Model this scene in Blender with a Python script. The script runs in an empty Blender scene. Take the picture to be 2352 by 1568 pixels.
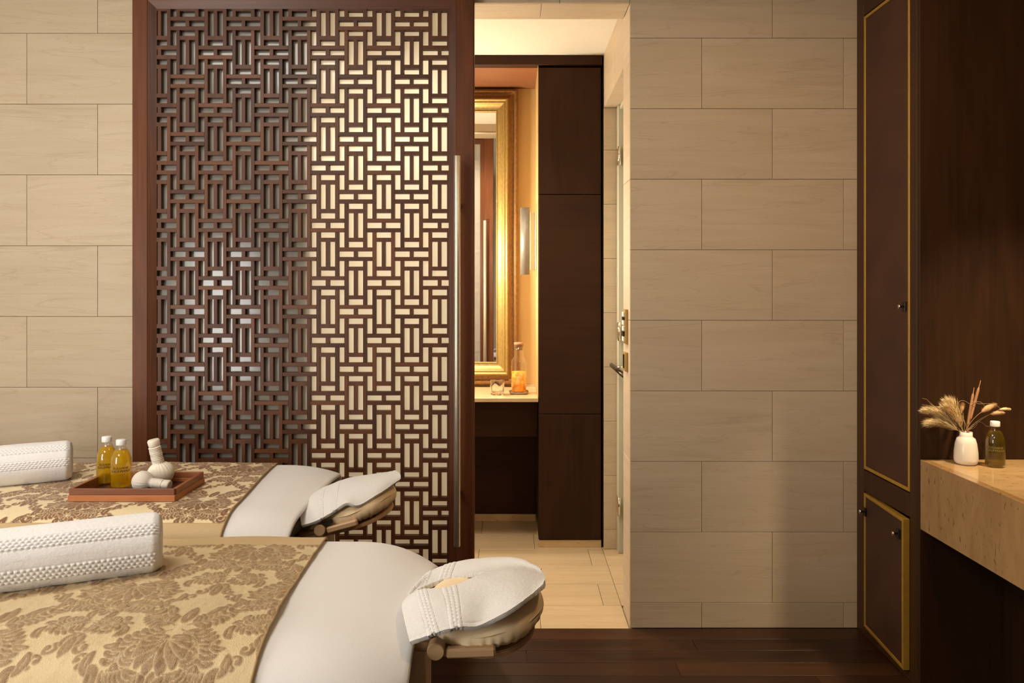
import bpy, bmesh, math, random
import numpy as np
from mathutils import Vector, Matrix, Euler

random.seed(7)
RNG = np.random.default_rng(11)
scene = bpy.context.scene
COL = scene.collection

# ------------------------------------------------------------------ camera
F = 1710.0            # focal length in pixels of the 2352 wide frame
CX, CY = 1180.0, 660.0
EYE = 1.44
cam_d = bpy.data.cameras.new('camera')
cam_d.sensor_width = 36.0
cam_d.lens = F / 2352.0 * 36.0
cam_d.shift_x = (1176.0 - CX) / 2352.0
cam_d.shift_y = (CY - 784.0) / 2352.0
cam_d.clip_start = 0.02
cam = bpy.data.objects.new('camera', cam_d)
COL.objects.link(cam)
cam.location = (0, 0, EYE)
cam.rotation_euler = (math.pi / 2, 0, 0)
scene.camera = cam

# ------------------------------------------------------------------ world, exposure
w = bpy.data.worlds.new('world')
scene.world = w
w.use_nodes = True
w.node_tree.nodes['Background'].inputs[0].default_value = (1.0, 0.82, 0.6, 1)
w.node_tree.nodes['Background'].inputs[1].default_value = 0.04
scene.view_settings.view_transform = 'Standard'
scene.view_settings.look = 'None'
scene.view_settings.exposure = 0.0
scene.view_settings.gamma = 1.0
scene.view_settings.use_curve_mapping = False
try:
    scene.cycles.sample_clamp_indirect = 6.0
    scene.cycles.max_bounces = 12
    scene.cycles.transparent_max_bounces = 32
except Exception:
    pass


def area_light(name, loc, target, sx, sy, power, color, spread=180):
    d = bpy.data.lights.new(name, 'AREA')
    d.shape = 'RECTANGLE'
    d.size, d.size_y = sx, sy
    d.energy = power
    d.color = color
    d.spread = math.radians(spread)
    o = bpy.data.objects.new(name, d)
    COL.objects.link(o)
    o.location = loc
    o.rotation_euler = (Vector(target) - Vector(loc)).to_track_quat('-Z', 'Y').to_euler()
    return o


# treatment room: a ceiling light panel over the tables and a window behind the camera on the left
area_light('ceiling_and_fill_light', (-1.55, 1.50, 2.87), (-1.6, 1.75, 0.0), 1.0, 0.9, 36, (1.0, 0.95, 0.87))
area_light('ceiling_and_fill_light', (-1.45, -0.60, 2.86), (-1.35, 2.40, 0.2), 1.2, 0.8, 35, (1.0, 0.90, 0.76))  # added front fill from above and behind the camera
area_light('window_light', (-2.70, -0.10, 1.20), (-1.8, 3.0, 1.10), 0.9, 1.2, 70, (1.0, 0.97, 0.93))
area_light('added_wall_warm_light', (0.95, 1.70, 2.87), (1.05, 2.30, 0.9), 0.25, 0.25, 10, (1.0, 0.62, 0.31), 140)  # added warm light for the right wall tiles, no such source known
area_light('counter_downlight', (1.90, 2.00, 2.30), (1.63, 2.53, 0.85), 0.10, 0.10, 3.2, (1.0, 0.78, 0.50), 50)
# bathroom: a ceiling light out of sight behind the sliding door
area_light('bathroom_ceiling_light', (-0.32, 3.52, 2.715), (-0.30, 3.46, 0.0), 0.6, 0.25, 15, (1.0, 0.88, 0.68), 110)


# ------------------------------------------------------------------ node materials
def new_mat(name):
    m = bpy.data.materials.new(name)
    m.use_nodes = True
    nt = m.node_tree
    return m, nt, nt.nodes['Principled BSDF']


def N(nt, kind, **kw):
    n = nt.nodes.new(kind)
    for k, v in kw.items():
        if k in n.inputs:
            n.inputs[k].default_value = v
        else:
            setattr(n, k, v)
    return n


def ramp(nt, fac, stops):
    r = nt.nodes.new('ShaderNodeValToRGB')
    el = r.color_ramp.elements
    while len(el) < len(stops):
        el.new(0.5)
    for e, (p, c) in zip(el, stops):
        e.position = p
        e.color = (*c, 1)
    nt.links.new(fac, r.inputs[0])
    return r.outputs[0]


def coords(nt, scale, rand=4.0, kind='Object'):
    tc = N(nt, 'ShaderNodeTexCoord')
    mp = N(nt, 'ShaderNodeMapping')
    mp.inputs['Scale'].default_value = scale
    nt.links.new(tc.outputs[kind], mp.inputs['Vector'])
    oi = N(nt, 'ShaderNodeObjectInfo')
    mul = N(nt, 'ShaderNodeMath', operation='MULTIPLY')
    mul.inputs[1].default_value = rand
    nt.links.new(oi.outputs['Random'], mul.inputs[0])
    nt.links.new(mul.outputs[0], mp.inputs['Location'])
    return mp.outputs[0], oi.outputs['Random']


def bump(nt, bsdf, height, strength=0.2, dist=0.002):
    b = N(nt, 'ShaderNodeBump')
    b.inputs['Strength'].default_value = strength
    b.inputs['Distance'].default_value = dist
    nt.links.new(height, b.inputs['Height'])
    nt.links.new(b.outputs[0], bsdf.inputs['Normal'])


def plain(name, color, rough=0.5, metal=0.0, spec=0.5, noise=0.0, nscale=40, bumpy=0.0, coat=0.0):
    m, nt, b = new_mat(name)
    b.inputs['Roughness'].default_value = rough
    b.inputs['Metallic'].default_value = metal
    b.inputs['Specular IOR Level'].default_value = spec
    b.inputs['Coat Weight'].default_value = coat
    v, _ = coords(nt, (nscale,) * 3, 3)
    n = N(nt, 'ShaderNodeTexNoise', Scale=1.0, Detail=4.0)
    nt.links.new(v, n.inputs['Vector'])
    lo = tuple(c * (1 - noise) for c in color)
    hi = tuple(min(1, c * (1 + noise)) for c in color)
    nt.links.new(ramp(nt, n.outputs['Fac'], [(0.3, lo), (0.7, hi)]), b.inputs['Base Color'])
    if bumpy:
        bump(nt, b, n.outputs['Fac'], bumpy, 0.003)
    return m


def wood(name, dark, light, axis='z', rough=0.4, spec=0.4, fine=1.0, coat=0.0, var=0.25):
    """axis = direction of the grain in object space"""
    m, nt, b = new_mat(name)
    long_, cross = 2.2 * fine, 60.0 * fine
    sc = {'x': (long_, cross, cross), 'y': (cross, long_, cross), 'z': (cross, cross, long_)}[axis]
    v, rnd = coords(nt, sc, 9)
    n1 = N(nt, 'ShaderNodeTexNoise', Scale=1.0, Detail=5.0, Roughness=0.65, Distortion=0.4)
    nt.links.new(v, n1.inputs['Vector'])
    sc2 = tuple(s * 0.12 if s > 10 else s * 0.8 for s in sc)
    v2, _ = coords(nt, sc2, 5)
    n2 = N(nt, 'ShaderNodeTexNoise', Scale=1.0, Detail=2.0, Distortion=1.0)
    nt.links.new(v2, n2.inputs['Vector'])
    mix = N(nt, 'ShaderNodeMath', operation='MULTIPLY_ADD')
    mix.inputs[1].default_value = 0.55
    nt.links.new(n1.outputs['Fac'], mix.inputs[0])
    h = N(nt, 'ShaderNodeMath', operation='MULTIPLY')
    h.inputs[1].default_value = 0.45
    nt.links.new(n2.outputs['Fac'], h.inputs[0])
    nt.links.new(h.outputs[0], mix.inputs[2])
    add = N(nt, 'ShaderNodeMath', operation='MULTIPLY_ADD')
    add.inputs[1].default_value = var
    nt.links.new(rnd, add.inputs[0])
    sub = N(nt, 'ShaderNodeMath', operation='SUBTRACT')
    sub.inputs[1].default_value = var / 2
    nt.links.new(mix.outputs[0], sub.inputs[0])
    nt.links.new(sub.outputs[0], add.inputs[2])
    c = ramp(nt, add.outputs[0], [(0.28, dark), (0.72, light)])
    nt.links.new(c, b.inputs['Base Color'])
    b.inputs['Roughness'].default_value = rough
    b.inputs['Specular IOR Level'].default_value = spec
    b.inputs['Coat Weight'].default_value = coat
    b.inputs['Coat Roughness'].default_value = 0.2
    bump(nt, b, n1.outputs['Fac'], 0.12, 0.001)
    return m


def stone_tile(name, a, b_, vein, rough=0.45, axis='x'):
    m, nt, b = new_mat(name)
    sc = {'x': (1.6, 20, 20), 'y': (20, 1.6, 20)}[axis]
    tc = N(nt, 'ShaderNodeTexCoord')
    rot = N(nt, 'ShaderNodeMapping')
    rot.inputs['Rotation'].default_value = (0, 0.12, 0) if axis == 'x' else (0.12, 0, 0)
    rot.inputs['Scale'].default_value = sc
    nt.links.new(tc.outputs['Object'], rot.inputs['Vector'])
    oi = N(nt, 'ShaderNodeObjectInfo')
    ml = N(nt, 'ShaderNodeMath', operation='MULTIPLY')
    ml.inputs[1].default_value = 30
    nt.links.new(oi.outputs['Random'], ml.inputs[0])
    nt.links.new(ml.outputs[0], rot.inputs['Location'])
    n = N(nt, 'ShaderNodeTexNoise', Scale=1.0, Detail=4.0, Distortion=1.2)
    nt.links.new(rot.outputs[0], n.inputs['Vector'])
    base = ramp(nt, n.outputs['Fac'], [(0.3, a), (0.7, b_)])
    # fine dark veins
    n2 = N(nt, 'ShaderNodeTexNoise', Scale=0.7, Detail=2.0, Distortion=1.6)
    nt.links.new(rot.outputs[0], n2.inputs['Vector'])
    vr = ramp(nt, n2.outputs['Fac'], [(0.475, (0, 0, 0)), (0.495, (1, 1, 1)), (0.515, (0, 0, 0))])
    v3 = N(nt, 'ShaderNodeMapping')
    v3.inputs['Scale'].default_value = (260, 260, 260)
    nt.links.new(tc.outputs['Object'], v3.inputs['Vector'])
    n3 = N(nt, 'ShaderNodeTexNoise', Scale=1.0, Detail=3.0)
    nt.links.new(v3.outputs[0], n3.inputs['Vector'])
    vm = N(nt, 'ShaderNodeMath', operation='MULTIPLY')
    vm.inputs[1].default_value = 0.22
    nt.links.new(vr, vm.inputs[0])
    mx = N(nt, 'ShaderNodeMixRGB', blend_type='MIX')
    mx.inputs['Color2'].default_value = (*vein, 1)
    nt.links.new(vm.outputs[0], mx.inputs['Fac'])
    nt.links.new(base, mx.inputs['Color1'])
    mx2 = N(nt, 'ShaderNodeMixRGB', blend_type='MULTIPLY')
    mx2.inputs['Fac'].default_value = 0.35
    nt.links.new(mx.outputs[0], mx2.inputs['Color1'])
    g = ramp(nt, n3.outputs['Fac'], [(0.3, (0.75,) * 3), (0.7, (1.0,) * 3)])
    nt.links.new(g, mx2.inputs['Color2'])
    mx3 = N(nt, 'ShaderNodeMixRGB', blend_type='MULTIPLY')
    mx3.inputs['Fac'].default_value = 1.0
    nt.links.new(mx2.outputs[0], mx3.inputs['Color1'])
    rr = ramp(nt, oi.outputs['Random'], [(0.0, (0.93,) * 3), (1.0, (1.0,) * 3)])
    nt.links.new(rr, mx3.inputs['Color2'])
    nt.links.new(mx3.outputs[0], b.inputs['Base Color'])
    b.inputs['Roughness'].default_value = rough
    b.inputs['Specular IOR Level'].default_value = 0.3
    bump(nt, b, n3.outputs['Fac'], 0.12, 0.001)
    return m


def marble(name, a, b_, spot, rough=0.12, axis='z'):
    m, nt, b = new_mat(name)
    sc = (14, 14, 5) if axis == 'z' else (5, 14, 14)
    v, _ = coords(nt, sc, 2)
    n = N(nt, 'ShaderNodeTexNoise', Scale=1.0, Detail=6.0, Roughness=0.6, Distortion=0.6)
    nt.links.new(v, n.inputs['Vector'])
    base = ramp(nt, n.outputs['Fac'], [(0.3, a), (0.7, b_)])
    sc2 = (95, 95, 30) if axis == 'z' else (30, 95, 95)
    v2, _ = coords(nt, sc2, 2)
    n2 = N(nt, 'ShaderNodeTexNoise', Scale=1.0, Detail=2.0, Distortion=0.5)
    nt.links.new(v2, n2.inputs['Vector'])
    fac = ramp(nt, n2.outputs['Fac'], [(0.62, (0, 0, 0)), (0.74, (0.8, 0.8, 0.8))])
    mx = N(nt, 'ShaderNodeMixRGB')
    mx.inputs['Color2'].default_value = (*spot, 1)
    nt.links.new(fac, mx.inputs['Fac'])
    nt.links.new(base, mx.inputs['Color1'])
    nt.links.new(mx.outputs[0], b.inputs['Base Color'])
    b.inputs['Roughness'].default_value = rough
    return m


def cloth(name, color, rough=0.9, scale=900, strength=0.25, sheen=0.2, second=None, dist=0.002):
    m, nt, b = new_mat(name)
    v, _ = coords(nt, (scale,) * 3, 1)
    n = N(nt, 'ShaderNodeTexNoise', Scale=1.0, Detail=3.0)
    nt.links.new(v, n.inputs['Vector'])
    c2 = second or tuple(c * 0.9 for c in color)
    nt.links.new(ramp(nt, n.outputs['Fac'], [(0.3, c2), (0.7, color)]), b.inputs['Base Color'])
    b.inputs['Roughness'].default_value = rough
    b.inputs['Specular IOR Level'].default_value = 0.15
    b.inputs['Sheen Weight'].default_value = sheen
    bump(nt, b, n.outputs['Fac'], strength, dist)
    return m


def brocade(name, cream, brown, gloss=0.45):
    """woven cloth: the damask figure comes from the mesh attribute 'figure' (also its relief)"""
    m, nt, b = new_mat(name)
    at = N(nt, 'ShaderNodeAttribute')
    at.attribute_name = 'figure'
    v, _ = coords(nt, (620, 160, 620), 0)
    n = N(nt, 'ShaderNodeTexNoise', Scale=1.0, Detail=2.0)
    nt.links.new(v, n.inputs['Vector'])
    cr = ramp(nt, n.outputs['Fac'], [(0.25, tuple(c * 0.86 for c in cream)), (0.7, cream)])
    br = ramp(nt, n.outputs['Fac'], [(0.3, tuple(c * 0.7 for c in brown)), (0.75, tuple(min(1, c * 1.35) for c in brown))])
    mx = N(nt, 'ShaderNodeMixRGB')
    nt.links.new(at.outputs['Fac'], mx.inputs['Fac'])
    nt.links.new(cr, mx.inputs['Color1'])
    nt.links.new(br, mx.inputs['Color2'])
    nt.links.new(mx.outputs[0], b.inputs['Base Color'])
    b.inputs['Roughness'].default_value = gloss
    b.inputs['Specular IOR Level'].default_value = 0.3
    b.inputs['Sheen Weight'].default_value = 0.15
    bump(nt, b, n.outputs['Fac'], 0.55, 0.002)
    return m


def cane(name):
    m, nt, b = new_mat(name)
    tc = N(nt, 'ShaderNodeTexCoord')
    mp = N(nt, 'ShaderNodeMapping')
    mp.inputs['Scale'].default_value = (1, 1, 1)
    nt.links.new(tc.outputs['Object'], mp.inputs['Vector'])
    w1 = N(nt, 'ShaderNodeTexWave', wave_type='BANDS', bands_direction='Z', Scale=75.0, Distortion=1.0)
    w2 = N(nt, 'ShaderNodeTexWave', wave_type='BANDS', bands_direction='Y', Scale=75.0, Distortion=1.0)
    nt.links.new(mp.outputs[0], w1.inputs['Vector'])
    nt.links.new(mp.outputs[0], w2.inputs['Vector'])
    mul = N(nt, 'ShaderNodeMath', operation='MULTIPLY')
    nt.links.new(w1.outputs['Fac'], mul.inputs[0])
    nt.links.new(w2.outputs['Fac'], mul.inputs[1])
    n = N(nt, 'ShaderNodeTexNoise', Scale=6.0, Detail=3.0)
    nt.links.new(mp.outputs[0], n.inputs['Vector'])
    ad = N(nt, 'ShaderNodeMath', operation='MULTIPLY_ADD')
    ad.inputs[1].default_value = 0.6
    nt.links.new(mul.outputs[0], ad.inputs[0])
    h = N(nt, 'ShaderNodeMath', operation='MULTIPLY')
    h.inputs[1].default_value = 0.6
    nt.links.new(n.outputs['Fac'], h.inputs[0])
    nt.links.new(h.outputs[0], ad.inputs[2])
    nt.links.new(ramp(nt, ad.outputs[0], [(0.2, (0.032, 0.009, 0.0035)), (0.85, (0.105, 0.036, 0.013))]), b.inputs['Base Color'])
    b.inputs['Roughness'].default_value = 0.55
    bump(nt, b, mul.outputs[0], 0.5, 0.001)
    return m


def glass(name, color=(1, 1, 1), ior=1.45, rough=0.0):
    m, nt, b = new_mat(name)
    b.inputs['Base Color'].default_value = (*color, 1)
    b.inputs['Transmission Weight'].default_value = 1.0
    b.inputs['Roughness'].default_value = rough
    b.inputs['IOR'].default_value = ior
    return m


def thin_glass(name, tint=(1, 1, 1), refl=0.45):
    """thin clear wall: light passes straight through, edges and highlights reflect"""
    m, nt, b = new_mat(name)
    out = nt.nodes['Material Output']
    t = N(nt, 'ShaderNodeBsdfTransparent')
    t.inputs['Color'].default_value = (*tint, 1)
    g = N(nt, 'ShaderNodeBsdfGlossy')
    g.inputs['Roughness'].default_value = 0.02
    lw = N(nt, 'ShaderNodeLayerWeight', Blend=0.5)
    pw = N(nt, 'ShaderNodeMath', operation='POWER')
    pw.inputs[1].default_value = 3.5
    nt.links.new(lw.outputs['Facing'], pw.inputs[0])
    ml = N(nt, 'ShaderNodeMath', operation='MULTIPLY_ADD')
    ml.inputs[1].default_value = refl
    ml.inputs[2].default_value = 0.035
    nt.links.new(pw.outputs[0], ml.inputs[0])
    mx = N(nt, 'ShaderNodeMixShader')
    nt.links.new(ml.outputs[0], mx.inputs['Fac'])
    nt.links.new(t.outputs[0], mx.inputs[1])
    nt.links.new(g.outputs[0], mx.inputs[2])
    nt.links.new(mx.outputs[0], out.inputs['Surface'])
    return m


def oil_liquid(name, color, body, cloud=0.42):
    """clear oil: refracts, lets tinted light through, slightly cloudy"""
    m, nt, b = new_mat(name)
    out = nt.nodes['Material Output']
    b.inputs['Base Color'].default_value = (*color, 1)
    b.inputs['Transmission Weight'].default_value = 1.0
    b.inputs['Roughness'].default_value = 0.0
    b.inputs['IOR'].default_value = 1.25
    t = N(nt, 'ShaderNodeBsdfTransparent')
    t.inputs['Color'].default_value = (*color, 1)
    tr = N(nt, 'ShaderNodeBsdfTranslucent')
    tr.inputs['Color'].default_value = (*body, 1)
    df = N(nt, 'ShaderNodeBsdfDiffuse')
    df.inputs['Color'].default_value = (*body, 1)
    m0 = N(nt, 'ShaderNodeMixShader'); m0.inputs['Fac'].default_value = 0.5
    nt.links.new(tr.outputs[0], m0.inputs[1]); nt.links.new(df.outputs[0], m0.inputs[2])
    m1 = N(nt, 'ShaderNodeMixShader'); m1.inputs['Fac'].default_value = 0.45
    nt.links.new(b.outputs[0], m1.inputs[1]); nt.links.new(t.outputs[0], m1.inputs[2])
    m2 = N(nt, 'ShaderNodeMixShader'); m2.inputs['Fac'].default_value = cloud
    nt.links.new(m1.outputs[0], m2.inputs[1]); nt.links.new(m0.outputs[0], m2.inputs[2])
    nt.links.new(m2.outputs[0], out.inputs['Surface'])
    return m


def frosted_pane(name, color):
    """opal sheet: lets light from behind through, diffused, with a glossy front"""
    m, nt, b = new_mat(name)
    out = nt.nodes['Material Output']
    b.inputs['Base Color'].default_value = (*color, 1)
    b.inputs['Roughness'].default_value = 0.3
    b.inputs['Specular IOR Level'].default_value = 0.0
    t = N(nt, 'ShaderNodeBsdfTranslucent')
    t.inputs['Color'].default_value = (0.98, 0.95, 0.88, 1)
    mx = N(nt, 'ShaderNodeMixShader')
    mx.inputs['Fac'].default_value = 0.78
    nt.links.new(b.outputs[0], mx.inputs[1])
    nt.links.new(t.outputs[0], mx.inputs[2])
    g = N(nt, 'ShaderNodeBsdfGlossy')
    g.inputs['Roughness'].default_value = 0.13
    mx2 = N(nt, 'ShaderNodeMixShader')
    fr = N(nt, 'ShaderNodeFresnel', IOR=1.45)
    nt.links.new(fr.outputs[0], mx2.inputs['Fac'])
    nt.links.new(mx.outputs[0], mx2.inputs[1])
    nt.links.new(g.outputs[0], mx2.inputs[2])
    nt.links.new(mx2.outputs[0], out.inputs['Surface'])
    return m


def emitter(name, color, strength):
    m, nt, b = new_mat(name)
    b.inputs['Base Color'].default_value = (*color, 1)
    b.inputs['Emission Color'].default_value = (*color, 1)
    b.inputs['Emission Strength'].default_value = strength
    return m


M = {}
M['tile'] = stone_tile('beige_stone_tile', (0.555, 0.44, 0.305), (0.615, 0.50, 0.36), (0.33, 0.22, 0.13))
M['tile_y'] = stone_tile('beige_stone_tile_side', (0.555, 0.44, 0.305), (0.615, 0.50, 0.36), (0.33, 0.22, 0.13), axis='y')
M['floor_tile'] = stone_tile('bathroom_floor_tile', (0.46, 0.33, 0.19), (0.54, 0.40, 0.25), (0.36, 0.25, 0.15), rough=0.35)
M['grout'] = plain('grout', (0.36, 0.26, 0.16), 0.9)
M['plaster'] = plain('white_plaster', (0.72, 0.66, 0.55), 0.9, noise=0.03)
M['ceiling'] = plain('cream_ceiling', (0.74, 0.68, 0.58), 0.9, noise=0.02)
M['maho_z'] = wood('mahogany_upright', (0.052, 0.0150, 0.0048), (0.145, 0.046, 0.0155), 'z', 0.42, 0.25)
M['maho_x'] = wood('mahogany_crosswise', (0.052, 0.0150, 0.0048), (0.145, 0.046, 0.0155), 'x', 0.38, 0.4)
M['lat_z'] = wood('lattice_wood_upright', (0.052, 0.0160, 0.0052), (0.135, 0.045, 0.0155), 'z', 0.45, 0.3, var=0.35)
M['lat_x'] = wood('lattice_wood_crosswise', (0.052, 0.0160, 0.0052), (0.135, 0.045, 0.0155), 'x', 0.45, 0.3, var=0.35)
M['dark_z'] = wood('dark_veneer_upright', (0.020, 0.008, 0.003), (0.050, 0.021, 0.008), 'z', 0.5, 0.2)
M['dark_x'] = wood('dark_veneer_crosswise', (0.020, 0.008, 0.003), (0.046, 0.019, 0.008), 'x', 0.5, 0.2)
M['bath_z'] = wood('bathroom_veneer_upright', (0.020, 0.0075, 0.003), (0.046, 0.0175, 0.0075), 'z', 0.55, 0.15)
M['bath_x'] = wood('bathroom_veneer_crosswise', (0.019, 0.0072, 0.003), (0.040, 0.0155, 0.007), 'x', 0.55, 0.15)
M['soffit'] = wood('warm_soffit_veneer', (0.17, 0.068, 0.028), (0.26, 0.105, 0.044), 'x', 0.45, 0.3)
M['cab'] = wood('cabinet_frame_wood', (0.038, 0.0145, 0.0055), (0.072, 0.028, 0.011), 'z', 0.45, 0.25)
M['plank'] = wood('dark_floor_plank', (0.016, 0.0065, 0.003), (0.055, 0.022, 0.0095), 'x', 0.36, 0.22, var=0.3)
M['tray'] = wood('tray_wood', (0.13, 0.038, 0.014), (0.32, 0.11, 0.04), 'x', 0.38, 0.4)
M['tray_y'] = wood('tray_wood_side', (0.15, 0.045, 0.016), (0.36, 0.13, 0.045), 'y', 0.38, 0.4)
M['tray_lo'] = wood('tray_lower_wood', (0.30, 0.095, 0.028), (0.55, 0.215, 0.07), 'x', 0.4, 0.3)
M['tray_lo_y'] = wood('tray_lower_wood_side', (0.24, 0.075, 0.024), (0.44, 0.165, 0.055), 'y', 0.4, 0.3)
M['tray_in'] = wood('tray_base_wood', (0.035, 0.014, 0.010), (0.065, 0.026, 0.018), 'x', 0.22, 0.5)
M['beech'] = wood('beech_wood', (0.42, 0.27, 0.14), (0.55, 0.36, 0.20), 'x', 0.45, 0.35)
M['cane'] = cane('woven_cane')
M['gold'] = plain('gold_edge', (0.50, 0.29, 0.04), 0.42, 0.4, noise=0.08)
M['gilt'] = plain('gilt_frame', (0.38, 0.265, 0.09), 0.38, 0.65, noise=0.14, nscale=60, bumpy=0.15)
M['gilt_dark'] = plain('antique_gilt', (0.25, 0.125, 0.04), 0.42, 0.5, noise=0.2, nscale=60, bumpy=0.15)
M['gold_wall'] = plain('gold_wallpaper', (0.58, 0.395, 0.17), 0.55, 0.2, noise=0.06, nscale=500, bumpy=0.2)
M['satin'] = plain('satin_steel_shade', (0.22, 0.205, 0.185), 0.5, 0.4, noise=0.05)
M['steel'] = plain('brushed_steel', (0.74, 0.67, 0.56), 0.36, 0.85, noise=0.04)
M['chrome'] = plain('polished_chrome', (0.75, 0.70, 0.6), 0.1, 1.0)
M['bronze'] = plain('dark_bronze', (0.035, 0.022, 0.015), 0.3, 0.7)
M['dish'] = plain('bronzed_metal_dish', (0.42, 0.32, 0.21), 0.22, 0.9)
M['brass'] = plain('brass_plate', (0.55, 0.37, 0.13), 0.35, 0.7)
M['black'] = plain('black_webbing', (0.008, 0.007, 0.007), 0.7, noise=0.3, nscale=300)
M['white_key'] = plain('white_key', (0.7, 0.68, 0.63), 0.4)
M['mirror'] = plain('mirror_glass', (0.86, 0.85, 0.82), 0.015, 1.0)
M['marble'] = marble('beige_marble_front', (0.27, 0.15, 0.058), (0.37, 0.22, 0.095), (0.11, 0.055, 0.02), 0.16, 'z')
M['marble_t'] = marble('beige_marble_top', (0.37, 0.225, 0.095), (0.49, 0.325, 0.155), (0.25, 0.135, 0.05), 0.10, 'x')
M['van_marble'] = marble('vanity_marble', (0.52, 0.36, 0.19), (0.62, 0.45, 0.26), (0.42, 0.28, 0.14), 0.18, 'x')
M['sheet'] = cloth('white_cotton_sheet', (0.77, 0.755, 0.745), 0.75, 700, 0.05, 0.1)
M['terry'] = cloth('white_terry', (0.79, 0.78, 0.77), 0.95, 620, 0.45, 0.35, dist=0.0022)
M['cradle'] = cloth('beige_cotton_cover', (0.92, 0.74, 0.48), 0.85, 500, 0.12, 0.2)
M['muslin'] = cloth('cream_muslin', (0.82, 0.75, 0.62), 0.9, 900, 0.3, 0.2)
M['muslin2'] = cloth('grey_cream_muslin', (0.68, 0.62, 0.53), 0.9, 900, 0.3, 0.2)
M['border'] = cloth('tan_satin_border', (0.54, 0.39, 0.21), 0.5, 500, 0.06, 0.1)
M['piping'] = cloth('gold_brown_cord', (0.36, 0.24, 0.11), 0.7, 500, 0.3, 0.1)
M['broc_far'] = brocade('brocade_brown_on_cream', (0.80, 0.65, 0.40), (0.21, 0.098, 0.042))
M['broc_near'] = brocade('brocade_tan_on_gold', (0.64, 0.49, 0.28), (0.28, 0.165, 0.075), 0.36)
M['pad'] = plain('table_pad', (0.3, 0.22, 0.15), 0.8)
M['panel'] = plain('beige_base_panel', (0.34, 0.25, 0.17), 0.7, noise=0.04)
M['rail'] = plain('table_rail', (0.13, 0.075, 0.04), 0.5, noise=0.1)
M['glass'] = thin_glass('clear_glass')
M['cut_glass'] = glass('cut_glass')
M['oil'] = oil_liquid('yellow_oil', (0.95, 0.74, 0.04), (0.95, 0.66, 0.015), 0.30)
M['oil_dark'] = oil_liquid('yellow_oil_darkened', (0.70, 0.58, 0.10), (0.40, 0.32, 0.03), 0.10)  # same oil, with its dark backdrop put into the colour
M['juice'] = oil_liquid('orange_drink', (1.0, 0.80, 0.25), (1.0, 0.60, 0.07), 0.75)
_nt = M['juice'].node_tree
_v, _ = coords(_nt, (42, 42, 34), 0)
_n = N(_nt, 'ShaderNodeTexNoise', Scale=1.0, Detail=1.5, Distortion=0.8)
_nt.links.new(_v, _n.inputs['Vector'])
_c = ramp(_nt, _n.outputs['Fac'], [(0.32, (1.0, 0.84, 0.42)), (0.47, (1.0, 0.68, 0.12)), (0.64, (1.0, 0.42, 0.015))])
for _q in _nt.nodes:
    if _q.type in ('BSDF_TRANSLUCENT', 'BSDF_DIFFUSE'):
        _nt.links.new(_c, _q.inputs['Color'])

M['slice'] = plain('orange_flesh', (0.92, 0.36, 0.02), 0.4, noise=0.1, nscale=200)
M['cork'] = plain('cork', (0.36, 0.18, 0.09), 0.8, noise=0.2, nscale=300)
M['cap'] = plain('white_screw_cap', (0.78, 0.77, 0.74), 0.4)
M['ink'] = plain('dark_green_ink', (0.015, 0.016, 0.006), 0.6)
M['ink_g'] = plain('gold_green_ink', (0.17, 0.13, 0.025), 0.5)
M['ceramic'] = plain('white_ceramic', (0.70, 0.64, 0.55), 0.25, noise=0.02)
M['straw'] = plain('pale_straw', (0.80, 0.62, 0.33), 0.8, noise=0.15, nscale=150)
M['cattail'] = plain('brown_cattail', (0.36, 0.18, 0.08), 0.9, noise=0.15, nscale=300)
M['bunny'] = plain('peach_bunny_tail', (0.58, 0.37, 0.18), 0.9, noise=0.15, nscale=300)
M['stem'] = plain('dry_stem', (0.40, 0.28, 0.14), 0.8)
M['pane'] = frosted_pane('opal_pane', (0.80, 0.76, 0.70))
M['door_frost'] = plain('pale_green_door_frame', (0.50, 0.47, 0.36), 0.4)
M['frost_glass'] = glass('frosted_sconce_glass', (0.86, 0.97, 0.96), 1.4, 0.45)
M['lamp'] = emitter('lamp_tube', (1.0, 0.80, 0.52), 45)
M['globe'] = emitter('added_globe_glow', (1.0, 0.88, 0.68), 560)
M['lightpanel'] = emitter('light_panel', (1.0, 0.86, 0.68), 1.5)


# ------------------------------------------------------------------ builders
def wloc(o):
    v = Vector((0, 0, 0))
    while o is not None:
        v = v + o.location
        o = o.parent
    return v


def tag(o, label=None, cat=None, group=None, kind=None):
    if label: o['label'] = label
    if cat: o['category'] = cat
    if group: o['group'] = group
    if kind: o['kind'] = kind
    return o


def link(name, me, parent=None, world=(0, 0, 0)):
    o = bpy.data.objects.new(name, me)
    COL.objects.link(o)
    o.parent = parent
    o.location = Vector(world) - wloc(parent)
    return o


def empty(name, loc, label, cat, group=None, kind=None):
    o = bpy.data.objects.new(name, None)
    COL.objects.link(o)
    o.empty_display_size = 0.05
    o.location = loc
    return tag(o, label, cat, group, kind)


_box = {}


def box_mesh(sx, sy, sz, mat, bev):
    key = (round(sx, 4), round(sy, 4), round(sz, 4), mat, bev)
    if key in _box:
        return _box[key]
    bm = bmesh.new()
    bmesh.ops.create_cube(bm, size=1.0)
    bmesh.ops.scale(bm, vec=(sx, sy, sz), verts=bm.verts)
    if bev:
        bmesh.ops.bevel(bm, geom=list(bm.edges), offset=min(bev, 0.3 * min(sx, sy, sz)), segments=1, affect='EDGES')
    me = bpy.data.meshes.new(mat + '_block')
    bm.to_mesh(me)
    bm.free()
    me.materials.append(M[mat])
    _box[key] = me
    return me


def box(name, x0, x1, y0, y1, z0, z1, mat, parent=None, bev=0.0015):
    me = box_mesh(x1 - x0, y1 - y0, z1 - z0, mat, bev)
    return link(name, me, parent, ((x0 + x1) / 2, (y0 + y1) / 2, (z0 + z1) / 2))


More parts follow.
